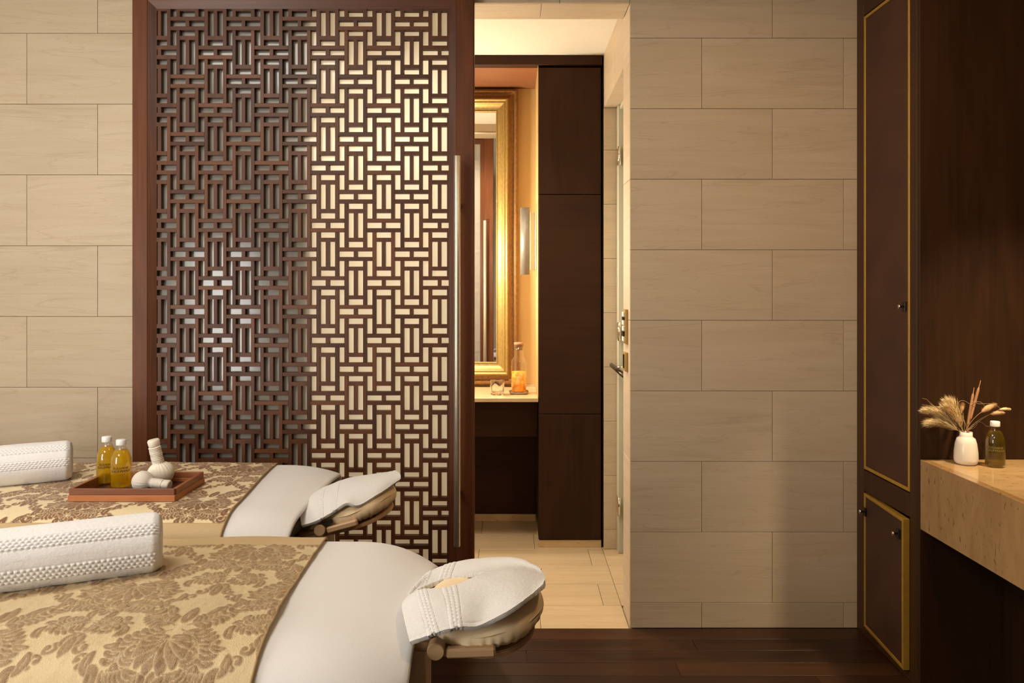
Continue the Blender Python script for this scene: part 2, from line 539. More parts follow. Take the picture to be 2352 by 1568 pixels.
def mesh_from(name, verts, faces, mat, parent=None, smooth=False, world=(0, 0, 0)):
    me = bpy.data.meshes.new(name)
    me.from_pydata([tuple(v) for v in verts], [], [tuple(f) for f in faces])
    me.materials.append(M[mat])
    if smooth:
        me.polygons.foreach_set('use_smooth', [True] * len(me.polygons))
    me.update()
    return link(name, me, parent, world)


def multibox_mesh(name, boxes, mat):
    vs, fs = [], []
    for (x0, x1, y0, y1, z0, z1) in boxes:
        b = len(vs)
        vs += [(x0, y0, z0), (x1, y0, z0), (x1, y1, z0), (x0, y1, z0), (x0, y0, z1), (x1, y0, z1), (x1, y1, z1), (x0, y1, z1)]
        fs += [(b + 3, b + 2, b + 1, b), (b + 4, b + 5, b + 6, b + 7), (b, b + 1, b + 5, b + 4), (b + 1, b + 2, b + 6, b + 5),
               (b + 2, b + 3, b + 7, b + 6), (b + 3, b, b + 4, b + 7)]
    me = bpy.data.meshes.new(name)
    me.from_pydata(vs, [], fs)
    me.materials.append(M[mat])
    return me


def grid_mesh(name, P, mat, wrap_v=False, mask=None, attr=None, smooth=True, flip=False):
    nu, nv = P.shape[:2]
    idx = np.arange(nu * nv).reshape(nu, nv)
    a = idx[:-1, :]
    b = idx[1:, :]
    if wrap_v:
        a2, b2 = np.roll(a, -1, 1), np.roll(b, -1, 1)
    else:
        a, a2, b, b2 = a[:, :-1], a[:, 1:], b[:, :-1], b[:, 1:]
    q = np.stack([a, b, b2, a2] if not flip else [a, a2, b2, b], -1).reshape(-1, 4)
    if mask is not None:
        q = q[mask.reshape(-1)]
    me = bpy.data.meshes.new(name)
    nf = len(q)
    me.vertices.add(nu * nv)
    me.vertices.foreach_set('co', P.reshape(-1).astype(np.float32))
    me.loops.add(nf * 4)
    me.loops.foreach_set('vertex_index', q.reshape(-1).astype(np.int32))
    me.polygons.add(nf)
    me.polygons.foreach_set('loop_start', np.arange(0, nf * 4, 4, dtype=np.int32))
    me.polygons.foreach_set('use_smooth', np.full(nf, smooth, dtype=bool))
    if attr is not None:
        at = me.attributes.new('figure', 'FLOAT', 'POINT')
        at.data.foreach_set('value', attr.reshape(-1).astype(np.float32))
    me.materials.append(M[mat])
    me.update(calc_edges=True)
    me.validate()
    return me


def drop_loose(me):
    bm = bmesh.new()
    bm.from_mesh(me)
    bmesh.ops.delete(bm, geom=[v for v in bm.verts if not v.link_faces], context='VERTS')
    bm.to_mesh(me)
    bm.free()


def lathe(name, prof, mat, parent=None, world=(0, 0, 0), n=32, smooth=True, rot=None, radial=None):
    """prof: list of (r, z). radial(theta, k) optional radius factor"""
    th = np.linspace(0, 2 * math.pi, n, endpoint=False)
    vs, fs = [], []
    for k, (r, z) in enumerate(prof):
        for t in th:
            f = radial(t, k) if radial else 1.0
            vs.append((r * f * math.cos(t), r * f * math.sin(t), z))
    for k in range(len(prof) - 1):
        for i in range(n):
            j = (i + 1) % n
            fs.append((k * n + i, k * n + j, (k + 1) * n + j, (k + 1) * n + i))
    if prof[0][0] > 1e-6:
        fs.append(tuple(reversed(range(n))))
    if prof[-1][0] > 1e-6:
        fs.append(tuple((len(prof) - 1) * n + i for i in range(n)))
    o = mesh_from(name, vs, fs, mat, parent, smooth, world)
    bm = bmesh.new()
    bm.from_mesh(o.data)
    bmesh.ops.remove_doubles(bm, verts=bm.verts, dist=1e-6)
    bmesh.ops.recalc_face_normals(bm, faces=bm.faces)
    bm.to_mesh(o.data)
    bm.free()
    if rot:
        o.rotation_euler = rot
    return o


def sweep(name, pts, rad, mat, parent=None, n=10, world=None, smooth=True, closed=False, flat=1.0):
    """tube through world points; rad number or list; flat scales the vertical radius"""
    P = [Vector(p) for p in pts]
    o0 = P[0] if world is None else Vector(world)
    R = rad if isinstance(rad, (list, tuple)) else [rad] * len(P)
    vs, fs = [], []
    up = Vector((0, 0, 1))
    prev = None
    m = len(P)
    for i, p in enumerate(P):
        if closed:
            t = (P[(i + 1) % m] - P[i - 1]).normalized()
        else:
            t = (P[min(i + 1, m - 1)] - P[max(i - 1, 0)]).normalized()
        if prev is None:
            s = t.cross(up)
            if s.length < 1e-3:
                s = t.cross(Vector((1, 0, 0)))
        else:
            s = prev - t * prev.dot(t)
        s.normalize()
        prev = s
        q = s.cross(t)
        for k in range(n):
            a = 2 * math.pi * k / n
            vs.append(p - o0 + s * (R[i] * math.cos(a)) + q * (R[i] * flat * math.sin(a)))
    for i in range(m if closed else m - 1):
        i2 = (i + 1) % m
        for k in range(n):
            k2 = (k + 1) % n
            fs.append((i * n + k, i * n + k2, i2 * n + k2, i2 * n + k))
    if not closed:
        fs.append(tuple(reversed(range(n))))
        fs.append(tuple((m - 1) * n + k for k in range(n)))
    o = mesh_from(name, vs, fs, mat, parent, smooth, o0)
    bm = bmesh.new()
    bm.from_mesh(o.data)
    bmesh.ops.recalc_face_normals(bm, faces=bm.faces)
    bm.to_mesh(o.data)
    bm.free()
    return o


def prism(name, poly, axis, a0, a1, mat, parent=None, bev=0.0, smooth=False):
    """extrude a 2D polygon (two other axes in order) along axis from a0 to a1; world coordinates"""
    vs = []
    for a in (a0, a1):
        for (p, q) in poly:
            vs.append({'x': (a, p, q), 'y': (p, a, q), 'z': (p, q, a)}[axis])
    n = len(poly)
    c = Vector((sum(v[0] for v in vs), sum(v[1] for v in vs), sum(v[2] for v in vs))) / len(vs)
    vs = [Vector(v) - c for v in vs]
    fs = [tuple(range(n)), tuple(range(2 * n - 1, n - 1, -1))]
    fs += [(i, i + n, (i + 1) % n + n, (i + 1) % n) for i in range(n)]
    o = mesh_from(name, vs, fs, mat, parent, smooth, c)
    bm = bmesh.new()
    bm.from_mesh(o.data)
    if bev:
        bmesh.ops.bevel(bm, geom=list(bm.edges), offset=bev, segments=2, affect='EDGES')
    bmesh.ops.recalc_face_normals(bm, faces=bm.faces)
    bm.to_mesh(o.data)
    bm.free()
    return o


def at(px, py, Y):
    """the point at distance Y along the room that the photograph shows at px, py"""
    return Vector(((px - CX) * Y / F, Y, EYE - (py - CY) * Y / F))


# smooth value noise for cloth relief
def vnoise(u, v, seed, scale):
    g = np.random.default_rng(seed).random((64, 64))
    x, y = u / scale, v / scale
    xi, yi = np.floor(x).astype(int), np.floor(y).astype(int)
    fx, fy = x - xi, y - yi
    fx, fy = fx * fx * (3 - 2 * fx), fy * fy * (3 - 2 * fy)
    s = lambda i, j: g[i % 64, j % 64]
    return (s(xi, yi) * (1 - fx) + s(xi + 1, yi) * fx) * (1 - fy) + (s(xi, yi + 1) * (1 - fx) + s(xi + 1, yi + 1) * fx) * fy - 0.5


# ------------------------------------------------------------------ room shell
WY = 3.15            # face of the tiled wall
DX0, DX1, DZ = -0.85, 0.4917, 2.643   # doorway
WT = 0.19            # wall thickness
ROOM_X0, ROOM_X1, ROOM_Y0, CEIL = -2.75, 2.15, -1.4, 2.90
TT = 0.010           # tile thickness

wall = link('wall_back', multibox_mesh('wall_back', [
    (ROOM_X0 - 0.1, DX0 - TT, WY + TT, WY + WT - TT, 0, CEIL),
    (DX1 + TT, ROOM_X1 + 0.1, WY + TT, WY + WT - TT, 0, CEIL),
    (DX0 - TT, DX1 + TT, WY + TT, WY + WT - TT, DZ + TT, CEIL)], 'grout'))
tag(wall, 'beige stone tiled wall with the bathroom doorway', 'wall', kind='structure')

GAP = 0.0016


def tiles_x(row_z, xs, y0, parent, name='wall_tile', mat='tile'):
    """one course of tiles on a wall facing the camera; xs = joint positions"""
    for a, b in zip(xs[:-1], xs[1:]):
        box(name, a + GAP / 2, b - GAP / 2, y0, y0 + TT - 0.0005, row_z[0] + GAP / 2, row_z[1] - GAP / 2, mat, parent, 0.0008)


def joints(lo, hi, off, pitch=0.6):
    k = math.ceil((lo - off) / pitch - 1e-6)
    xs = [lo]
    while off + k * pitch < hi - 1e-6:
        x = off + k * pitch
        if x > lo + 0.01:
            xs.append(x)
        k += 1
    return xs + [hi]


# right of the doorway
zs = [0.0] + [0.107 + 0.2985 * k for k in range(9)] + [CEIL]
for r in range(len(zs) - 1):
    if zs[r] >= CEIL: break
    off = 0.7955 if r % 2 == 0 else 1.0940
    z1 = min(zs[r + 1], CEIL)
    if zs[r] < DZ - 0.01 and z1 > DZ + 0.01:
        tiles_x((zs[r], z1), joints(DX1, ROOM_X1, off), WY, wall)
    elif zs[r] < DZ:
        tiles_x((zs[r], z1), joints(DX1, ROOM_X1, off), WY, wall)
# above the doorway
tiles_x((DZ, CEIL), joints(DX0, DX1, 0.195), WY, wall)
tiles_x((zs[-2] if zs[-2] > DZ else DZ, CEIL), [DX1, ROOM_X1], WY, wall) if zs[-2] > DZ + 0.02 else None
# left of the doorway
zl = [1.44 - (1052 - 660) / 543.0 + 0.2995 * k for k in range(-2, 8)]
zl = [0.0] + [z for z in zl if z > 0.02 and z < CEIL - 0.02] + [CEIL]
i890 = min(range(len(zl)), key=lambda i: abs(zl[i] - (1.44 - (1052 - 660) / 543.0)))
for r in range(len(zl) - 1):
    off = -1.7606 if (r - i890) % 2 == 0 else -2.0608
    tiles_x((zl[r], zl[r + 1]), joints(ROOM_X0, DX0, off), WY, wall)
# reveals of the doorway: right jamb, left jamb, soffit
rz = [0.0] + [0.107 + 0.2985 * 2 * k for k in range(5)]
rz = [z for z in rz if z < DZ - 0.05] + [DZ]
rz = sorted(set([0.0] + [zs[i] for i in range(1, 9, 2)] + [DZ]))
for a, b in zip(rz[:-1], rz[1:]):
    for x0, x1 in ((DX1, DX1 + TT), (DX0 - TT, DX0)):
        box('reveal_tile', x0, x1, WY + TT, WY + WT, a + GAP / 2, b - GAP / 2, 'tile_y', wall, 0.0008)
for a, b in ((DX0, -0.405), (-0.405, 0.118), (0.118, DX1)):
    box('soffit_tile', a + GAP / 2, b - GAP / 2, WY + TT, WY + WT, DZ, DZ + TT, 'tile', wall, 0.0008)

# other walls and ceiling of the treatment room (outside the frame)
def wallbox(name, x0, x1, y0, y1, z0, z1, mat, label, cat='wall'):
    return tag(box(name, x0, x1, y0, y1, z0, z1, mat, None, 0), label, cat, kind='structure')


wallbox('wall_left', ROOM_X0 - 0.1, ROOM_X0, ROOM_Y0, WY, 0, CEIL, 'plaster', 'cream plaster wall on the left of the room')
wallbox('wall_right', ROOM_X1, ROOM_X1 + 0.1, ROOM_Y0, WY, 0, CEIL, 'dark_z', 'dark veneer wall behind the marble counter')
wallbox('wall_front', ROOM_X0 - 0.1, ROOM_X1 + 0.1, ROOM_Y0 - 0.1, ROOM_Y0, 0, CEIL, 'plaster', 'plaster wall behind the viewer')
ceil = wallbox('ceiling', ROOM_X0 - 0.1, ROOM_X1 + 0.1, ROOM_Y0 - 0.1, WY + WT, CEIL, CEIL + 0.1, 'plaster', 'plain ceiling of the treatment room', 'ceiling')

# dark plank floor
floor = tag(box('floor', ROOM_X0 - 0.1, ROOM_X1 + 0.1, ROOM_Y0 - 0.1, WY, -0.06, -0.012, 'grout', None, 0),
            'dark brown plank floor of the treatment room', 'floor', kind='structure')
PW = 0.0955
row = 0
y1 = WY - 0.004
while y1 > ROOM_Y0 + 0.05:
    y0 = max(y1 - PW, ROOM_Y0)
    off = {2: 0.049, 3: 0.62}.get(row, ((row * 0.73) % 1.8))
    for a, b in zip(*(lambda xs: (xs[:-1], xs[1:]))(joints(ROOM_X0, ROOM_X1, off, 1.8))):
        box('floor_plank', a + 0.0008, b - 0.0008, y0 + 0.0008, y1 - 0.0008, -0.012, 0.0, 'plank', floor, 0.0006)
    y1 = y0
    row += 1

# ------------------------------------------------------------------ bathroom shell
BY = 4.12            # front of the cabinets
NY = 4.61            # back of the vanity recess
NX0, NX1 = -0.65, 0.137
BC = 2.722           # ceiling
bfloor = tag(box('floor_bathroom', DX0 - 0.05, 1.5, WY - 0.004, NY + 0.1, -0.06, -0.011, 'grout', None, 0),
             'beige stone tile floor of the bathroom', 'floor', kind='structure')
by = [WY - 0.004, 3.373, 3.618, 3.86, 4.10, 4.35, NY + 0.02]
for r in range(len(by) - 1):
    off = 0.115 if r % 2 == 0 else 0.407
    for a, b in zip(*(lambda xs: (xs[:-1], xs[1:]))(joints(DX0, 0.488, off, 0.596))):
        box('floor_tile', a + 0.001, b - 0.001, by[r] + 0.001, by[r + 1] - 0.001, -0.011, 0.0, 'floor_tile', bfloor, 0.0008)
    if r > 0:
        box('floor_tile', 0.489, 1.1, by[r] + 0.001, by[r + 1] - 0.001, -0.011, 0.0, 'floor_tile', bfloor, 0.0008)

wallbox('ceiling_bathroom', DX0 - 0.1, 1.5, WY + WT - TT, NY + 0.1, BC, BC + 0.08, 'ceiling', 'cream ceiling of the bathroom', 'ceiling')
wallbox('wall_bathroom_left', DX0 - 0.1, DX0 - 0.0, WY + WT + 0.001, BY, 0, BC, 'plaster', 'cream wall on the left inside the bathroom')
nb = wallbox('wall_bathroom_back', DX0 - 0.1, 0.6, NY, NY + 0.1, 0, BC, 'gold_wall', 'gold papered wall behind the vanity mirror')
# right side wall with the opening to the shower door
SX = 0.4955
sw = link('wall_bathroom_right', multibox_mesh('wall_bathroom_right', [
    (SX + TT, SX + 0.1, WY + WT + 0.001, 3.365 - TT, 0, BC),
    (SX + TT, SX + 0.1, 3.365 - TT, 4.10 + TT, 2.43 + TT, BC),
    (SX + TT, 1.2, 4.10 + TT, 4.35, 0, BC)], 'grout'))
tag(sw, 'beige tiled side wall of the bathroom with the shower doorway', 'wall', kind='structure')
sz = [0.0] + [0.107 + 0.2985 * k for k in range(9)]
sz = [z for z in sz if z < 2.40]
for a, b in zip(sz, sz[1:] + [2.43]):
    box('side_tile', SX, SX + TT - 0.0005, WY + WT + 0.001, 3.365, a + GAP / 2, b - GAP / 2, 'tile_y', sw, 0.0008)
    box('jamb_tile', SX, 0.9, 4.10, 4.10 + TT - 0.0005, a + GAP / 2, b - GAP / 2, 'tile', sw, 0.0008)
box('side_tile', SX, SX + TT - 0.0005, WY + WT + 0.001, 3.66, 2.43 + GAP / 2, BC, 'tile_y', sw, 0.0008)
box('side_tile', SX, SX + TT - 0.0005, 3.66 + GAP, 4.10, 2.43 + GAP / 2, BC, 'tile_y', sw, 0.0008)
box('soffit_tile', SX + TT, 0.595, 3.365, 4.10, 2.43, 2.43 + TT - 0.0005, 'tile', sw, 0.0008)
wallbox('wall_bathroom_shower', 1.2, 1.28, WY + WT, 4.2, 0, BC, 'plaster', 'pale shower wall beyond the side door')

# side door: pale metal frame with a frosted leaf, three hinges and a dark pull
d2 = empty('door_2', (0.60, 3.73, 0.0), 'pale glass shower door with chrome hinges beside the tall cabinet', 'door', kind='structure')
box('door_leaf', 0.597, 0.612, 3.37, 4.02, 0.012, 2.40, 'door_frost', d2, 0.002)
box('door_jamb', 0.566, 0.626, 4.03, 4.098, 0.001, 2.428, 'door_frost', d2, 0.002)
box('door_head', 0.575, 0.626, 3.366, 4.029, 2.405, 2.428, 'door_frost', d2, 0.002)
for hz in (2.147, 1.205, 0.262):
    h = box('hinge', 0.560, 0.566, 4.0, 4.085, hz - 0.045, hz + 0.045, 'chrome', d2, 0.002)
    lathe('hinge_pin', [(0.008, -0.05), (0.008, 0.05)], 'chrome', h, (0.567, 3.998, hz), 12)
hp = sweep('pull_bar', [(0.535, 4.07, 1.016), (0.535, 3.56, 1.012)], 0.012, 'bronze', d2, 14)
sweep('pull_mount', [(0.535, 3.93, 1.018), (0.566, 3.93, 1.018), (0.599, 3.93, 1.018)], 0.008, 'chrome', hp, 10)
sweep('pull_mount', [(0.535, 3.66, 1.014), (0.566, 3.66, 1.014), (0.599, 3.66, 1.014)], 0.008, 'chrome', hp, 10)

# switch plates on the right reveal
sp = empty('switch_plate', (DX1, 3.235, 1.36), 'tall brass plate with stacked white and black keys on the door reveal', 'switch')
box('plate', DX1 - 0.012, DX1, 3.195, 3.275, 1.29, 1.44 - 0.05, 'brass', sp, 0.002)
box('plate_rim', DX1 - 0.014, DX1 - 0.012, 3.197, 3.273, 1.292, 1.388, 'brass', sp, 0.0005)
sp.location = (DX1, 3.235, 1.29)
for ch in sp.children:
    pass
for o in list(sp.children):
    bpy.data.objects.remove(o)
z0, z1 = 1.197, 1.346
sp.location = (DX1, 3.235, z0)
box('plate', DX1 - 0.013, DX1, 3.200, 3.270, z0, z1, 'brass', sp, 0.002)
for (a, b, mt, nm) in ((z1 - 0.032, z1 - 0.012, 'white_key', 'white_key'), (z1 - 0.047, z1 - 0.034, 'bronze', 'black_key'),
                       (z1 - 0.068, z1 - 0.049, 'white_key', 'white_key'), (z0 + 0.055, z0 + 0.075, 'white_key', 'white_key'),
                       (z0 + 0.032, z0 + 0.053, 'bronze', 'black_key'), (z0 + 0.010, z0 + 0.030, 'white_key', 'white_key')):
    box(nm, DX1 - 0.019, DX1 - 0.013, 3.212, 3.258, a, b, mt, sp, 0.001)
sp2 = empty('switch_plate', (DX1, 3.235, 1.08), 'short brass plate with one black slot below the keyed plate', 'switch')
box('plate', DX1 - 0.013, DX1, 3.200, 3.270, 1.078, 1.160, 'brass', sp2, 0.002)
box('slot', DX1 - 0.016, DX1 - 0.013, 3.222, 3.250, 1.090, 1.150, 'bronze', sp2, 0.001)

# ------------------------------------------------------------------ sliding lattice door
d1 = empty('door_1', (-0.86, 3.115, 0.0), 'sliding dark wood door with fretwork lattice over an opal pane', 'door', kind='structure')
DK = 3.09 / 3.05
ez = lambda z: EYE + (z - EYE) * DK
FX0, FX1, FZ0, FZ1 = -1.564 * DK, -0.1623 * DK, 0.006, ez(2.69)     # outer frame
OX0, OX1, OZ0, OZ1 = -1.4690 * DK, -0.2680 * DK, 0.12, ez(2.586)     # lattice opening
YF, YB = 3.09, 3.142
mx = 0.032
box('stile', FX0, OX0 - mx, YF, YB, FZ0, FZ1, 'maho_z', d1, 0.003)
box('stile', OX1 + mx, FX1, YF, YB, FZ0, FZ1, 'maho_z', d1, 0.003)
box('rail', OX0 - mx, OX1 + mx, YF, YB, OZ1 + mx, FZ1, 'maho_x', d1, 0.003)
box('rail', OX0 - mx, OX1 + mx, YF, YB, FZ0, OZ0 - mx, 'maho_x', d1, 0.003)


def moulding(p0, p1, q1, q0, mat):
    """bevelled strip: p outer edge (front of frame), q inner edge (recessed)"""
    vs = [(p0[0], YF + 0.002, p0[1]), (p1[0], YF + 0.002, p1[1]), (q1[0], YF + 0.014, q1[1]), (q0[0], YF + 0.014, q0[1])]
    vs += [(v[0], YB - 0.002, v[2]) for v in vs]
    c = sum((Vector(v) for v in vs), Vector()) / 8
    fs = [(0, 1, 2, 3), (7, 6, 5, 4), (0, 4, 5, 1), (1, 5, 6, 2), (2, 6, 7, 3), (3, 7, 4, 0)]
    o = mesh_from('moulding', [Vector(v) - c for v in vs], fs, mat, d1, False, c)
    bm = bmesh.new(); bm.from_mesh(o.data)
    bmesh.ops.recalc_face_normals(bm, faces=bm.faces)
    bm.to_mesh(o.data); bm.free()


A0, A1, B0, B1 = OX0 - mx, OX1 + mx, OZ0 - mx, OZ1 + mx
moulding((A0, B0), (A0, B1), (OX0, OZ1), (OX0, OZ0), 'maho_z')
moulding((A1, B1), (A1, B0), (OX1, OZ0), (OX1, OZ1), 'maho_z')
moulding((A0, B1), (A1, B1), (OX1, OZ1), (OX0, OZ1), 'maho_x')
moulding((A1, B0), (A0, B0), (OX0, OZ0), (OX1, OZ0), 'maho_x')
pane = box('opal_pane', OX0 - 0.004, OX1 + 0.004, 3.1285, 3.1315, OZ0 - 0.004, OZ1 + 0.004, 'pane', d1, 0)
# pane sits in a slot of the mouldings

LY0, LY1 = 3.1035, 3.1270
PX, PZ = 0.2305 * DK, 0.2372 * DK
cx_, cz_ = PX / 6, PZ / 6
bw, bh = 0.0146, 0.0164
X0g = -1.2591 * DK - 4 * cx_      # left edge of column 0 slot
Z0g = ez(2.5772)                 # top edge of row 0 slot
bars = []
for i in range(-2, 7):
    for j in range(-1, 12):
        for (c, r, n) in ((2, 2, 5), (3, 5, 5), (5, 5, 5), (0, 2, 5), (4, 0, 3), (4, 4, 1), (1, 3, 3), (1, 1, 1)):
            xr = X0g + i * PX + (c + 1) * cx_
            zt = Z0g - j * PZ - r * cz_
            bars.append((xr - bw, xr, zt - n * cz_ + bh, zt, 'z', n))
        for (r, c, n) in ((0, 0, 4), (1, 0, 4), (3, 3, 4), (4, 3, 4), (2, 1, 2), (2, 4, 2), (5, 1, 2), (5, 4, 2)):
            xl = X0g + i * PX + c * cx_
            zb = Z0g - j * PZ - (r + 1) * cz_
            bars.append((xl, xl + n * cx_ - bw, zb, zb + bh, 'x', n))
clip = []
for (x0, x1, z0, z1, ax, n) in bars:
    a0, a1, b0, b1 = max(x0, OX0), min(x1, OX1), max(z0, OZ0), min(z1, OZ1)
    if a1 - a0 > 0.001 and b1 - b0 > 0.001:
        full = abs((a1 - a0) - (x1 - x0)) < 1e-6 and abs((b1 - b0) - (z1 - z0)) < 1e-6
        vis = (b0 + b1) / 2 > 0.72 or (a0 + a1) / 2 > -0.45
        clip.append((a0, a1, b0, b1, ax, n, full, vis))
clip.sort(key=lambda t: (not (t[6] and t[7]), -t[5], -t[2], t[0]))
for t in clip[:300]:
    box('lattice_bar', t[0], t[1], LY0, LY1, t[2], t[3], 'lat_z' if t[4] == 'z' else 'lat_x', d1, 0.0008)
rest = link('lattice_bars', multibox_mesh('lattice_rest', [
    (t[0] + 0.86, t[1] + 0.86, LY0 - 3.115, LY1 - 3.115, t[2], t[3]) for t in clip[300:]], 'lat_z'), d1, (-0.86, 3.115, 0))
rest['kind'] = 'stuff'

# long pull bars on both faces
for side, yy, ys in (('front', 3.030, (3.030, YF)), ('back', 3.200, (3.200, YB))):
    hnd = sweep('pull_handle', [(-0.2304, yy, 0.387), (-0.2304, yy, 0.389), (-0.2304, yy, 1.974), (-0.2304, yy, 1.976)],
                [0.0118, 0.0132, 0.0132, 0.0118], 'steel', d1, 24)
    for zz in (1.776, 0.60):
        sweep('standoff', [(-0.2304, ys[0], zz), (-0.2304, ys[1], zz)], 0.010, 'steel', hnd, 12)

# ------------------------------------------------------------------ bathroom joinery
cr = tag(box('trim_1', DX0, 0.489, BY - 0.012, BY + 0.05, 2.669, BC - 0.001, 'bath_x', None, 0.002),
         'dark wood beam under the ceiling above the vanity', 'trim', kind='structure')


def tall_cabinet(x0, x1, label):
    t = empty('tall_cabinet', ((x0 + x1) / 2, (BY + NY) / 2, 0), label, 'cabinet', 'tall cabinets beside the vanity')
    box('carcass', x0 + 0.001, x1 - 0.001, BY + 0.022, NY - 0.002, 0.042, 2.664, 'bath_z', t, 0.001)
    a, b = x0 + 0.002, x1 - 0.006
    for (z0, z1, mt) in ((0.046, 0.737, 'bath_z'), (0.741, 1.952, 'bath_x'), (1.956, 2.656, 'bath_z')):
        box('door_panel', a, b, BY, BY + 0.021, z0, z1, mt, t, 0.0015)
    box('plinth', x0 + 0.001, x1 - 0.004, BY + 0.004, NY - 0.002, 0.0, 0.041, 'van_marble', t, 0.001)
    return t


tall_cabinet(NX1, 0.489, 'tall dark wood cabinet between the vanity and the shower door')
tall_cabinet(DX0, NX0, 'tall dark wood cabinet on the left of the vanity')
tag(box('trim_2', 0.4905, 0.4945, BY + 0.01, BY + 0.05, 0.0, 2.66, 'bronze', None, 0.0005),
    'black strip standing for the shadow gap beside the tall cabinet', 'trim', kind='structure')  # solid dark strip in place of the shade in the gap
sf = tag(box('trim_3', NX0, NX1, BY + 0.052, NY - 0.001, 2.669, 2.69, 'soffit', None, 0.001),
         'warm wood ceiling over the vanity recess', 'trim', kind='structure')
# gold papered cheek of the recess
tag(box('trim_4', NX1 - 0.004, NX1, BY + 0.002, NY - 0.001, 0.832, 2.668, 'gold_wall', None, 0.0005),
    'gold papered cheek of the vanity recess next to the cabinet', 'trim', kind='structure')
tag(box('trim_5', NX0, NX0 + 0.004, BY + 0.002, NY - 0.001, 0.832, 2.668, 'gold_wall', None, 0.0005),
    'gold papered cheek of the vanity recess on the far left', 'trim', kind='structure')
van = empty('vanity', (-0.256, 4.36, 0.0), 'wall hung vanity with thin stone top and dark apron', 'vanity')
box('stone_top', NX0 + 0.001, NX1 - 0.001, BY - 0.006, NY - 0.001, 0.806, 0.830, 'van_marble', van, 0.003)
box('apron', NX0 + 0.002, NX1 - 0.002, BY + 0.075, BY + 0.095, 0.60, 0.805, 'bath_x', van, 0.002)
box('back_panel', NX0 + 0.002, NX1 - 0.002, NY - 0.02, NY - 0.001, 0.045, 0.805, 'bath_x', van, 0.002)
box('skirting', NX0 + 0.002, NX1 - 0.002, NY - 0.026, NY - 0.002, 0.0, 0.044, 'van_marble', van, 0.002)
box('upstand', NX0 + 0.005, NX1 - 0.005, NY - 0.012, NY - 0.002, 0.8305, 0.838, 'van_marble', van, 0.001)

# gilt framed mirror: mitred frame made of nested mouldings
MX0, MX1, MZ0, MZ1 = -0.545, 0.028, 0.845, 2.655
mir = empty('wall_mirror', (-0.256, 4.60, MZ0), 'tall mirror in a broad antique gold frame above the vanity', 'mirror')
mw = 0.137
box('mirror_glass', MX0 + mw - 0.004, MX1 - mw + 0.004, 4.584, 4.588, MZ0 + mw - 0.004, MZ1 - mw + 0.004, 'mirror', mir, 0)


def frame_ring(name, o0, o1, prof, mat, parent):
    """prof: list of (inset, depth y) from outer to inner; built as 4 mitred lengths joined into one ring"""
    vs, fs = [], []
    n = len(prof)
    for (ins, yy) in prof:
        for (x, z) in ((MX0 + ins, MZ0 + ins), (MX1 - ins, MZ0 + ins), (MX1 - ins, MZ1 - ins), (MX0 + ins, MZ1 - ins)):
            vs.append((x, yy, z))
    for k in range(n - 1):
        for c in range(4):
            d = (c + 1) % 4
            fs.append((k * 4 + c, k * 4 + d, (k + 1) * 4 + d, (k + 1) * 4 + c))
    for c in range(4):
        d = (c + 1) % 4
        fs.append(((n - 1) * 4 + c, (n - 1) * 4 + d, d, c))
    c0 = Vector((-0.256, 4.57, (MZ0 + MZ1) / 2))
    o = mesh_from(name, [Vector(v) - c0 for v in vs], fs, mat, parent, False, c0)
    bm = bmesh.new(); bm.from_mesh(o.data)
    bmesh.ops.recalc_face_normals(bm, faces=bm.faces)
    bm.to_mesh(o.data); bm.free()
    return o


def arc(i0, y0, i1, y1, bulge, n=5):
    return [(i0 + (i1 - i0) * k / n, y0 + (y1 - y0) * k / n - bulge * math.sin(math.pi * k / n)) for k in range(n + 1)]


frame_ring('outer_frame', 0, 0, [(0.0, 4.603), (0.0, 4.565)] + arc(0.0, 4.563, 0.022, 4.552, 0.006) + arc(0.024, 4.556, 0.046, 4.560, -0.006) + [(0.0575, 4.552), (0.0575, 4.603)], 'gilt_dark', mir)
frame_ring('middle_frame', 0, 0, [(0.0565, 4.603), (0.0565, 4.548)] + arc(0.057, 4.546, 0.078, 4.540, 0.010) + arc(0.080, 4.546, 0.0948, 4.553, 0.004) + [(0.0955, 4.603)], 'gilt', mir)
frame_ring('inner_frame', 0, 0, [(0.0945, 4.603), (0.0945, 4.553)] + arc(0.095, 4.555, 0.1276, 4.573, -0.004) + [(0.1285, 4.603)], 'gilt', mir)
frame_ring('inner_bead', 0, 0, [(0.1275, 4.60), (0.1275, 4.574), (0.133, 4.571), (0.137, 4.576), (0.137, 4.60)], 'gilt', mir)
# row of small pearls along the sight edge that the picture shows
pearl_v, pearl_f = [], []
def pearl(x, y, z, r):
    b = len(pearl_v)
    pearl_v.extend([(x - r, y, z), (x + r, y, z), (x, y - r, z), (x, y, z - r), (x, y, z + r)])
    pearl_f.extend([(b, b + 2, b + 4), (b + 2, b + 1, b + 4), (b + 1, b + 2, b + 3), (b + 2, b, b + 3)])
k = 0
zz = MZ0 + 0.131
while zz < MZ1 - 0.131:
    pearl(MX1 - 0.131 + 0.256, -0.002, zz - MZ0, 0.003)
    pearl(MX0 + 0.131 + 0.256, -0.002, zz - MZ0, 0.003)
    zz += 0.0075
xx = MX0 + 0.131
while xx < MX1 - 0.131:
    pearl(xx + 0.256, -0.002, 0.131, 0.003)
    pearl(xx + 0.256, -0.002, MZ1 - MZ0 - 0.131, 0.003)
    xx += 0.0075
pe = mesh_from('pearl_beading', pearl_v, pearl_f, 'gilt', mir, True, (-0.256, 4.574, MZ0))
pe['kind'] = 'stuff'


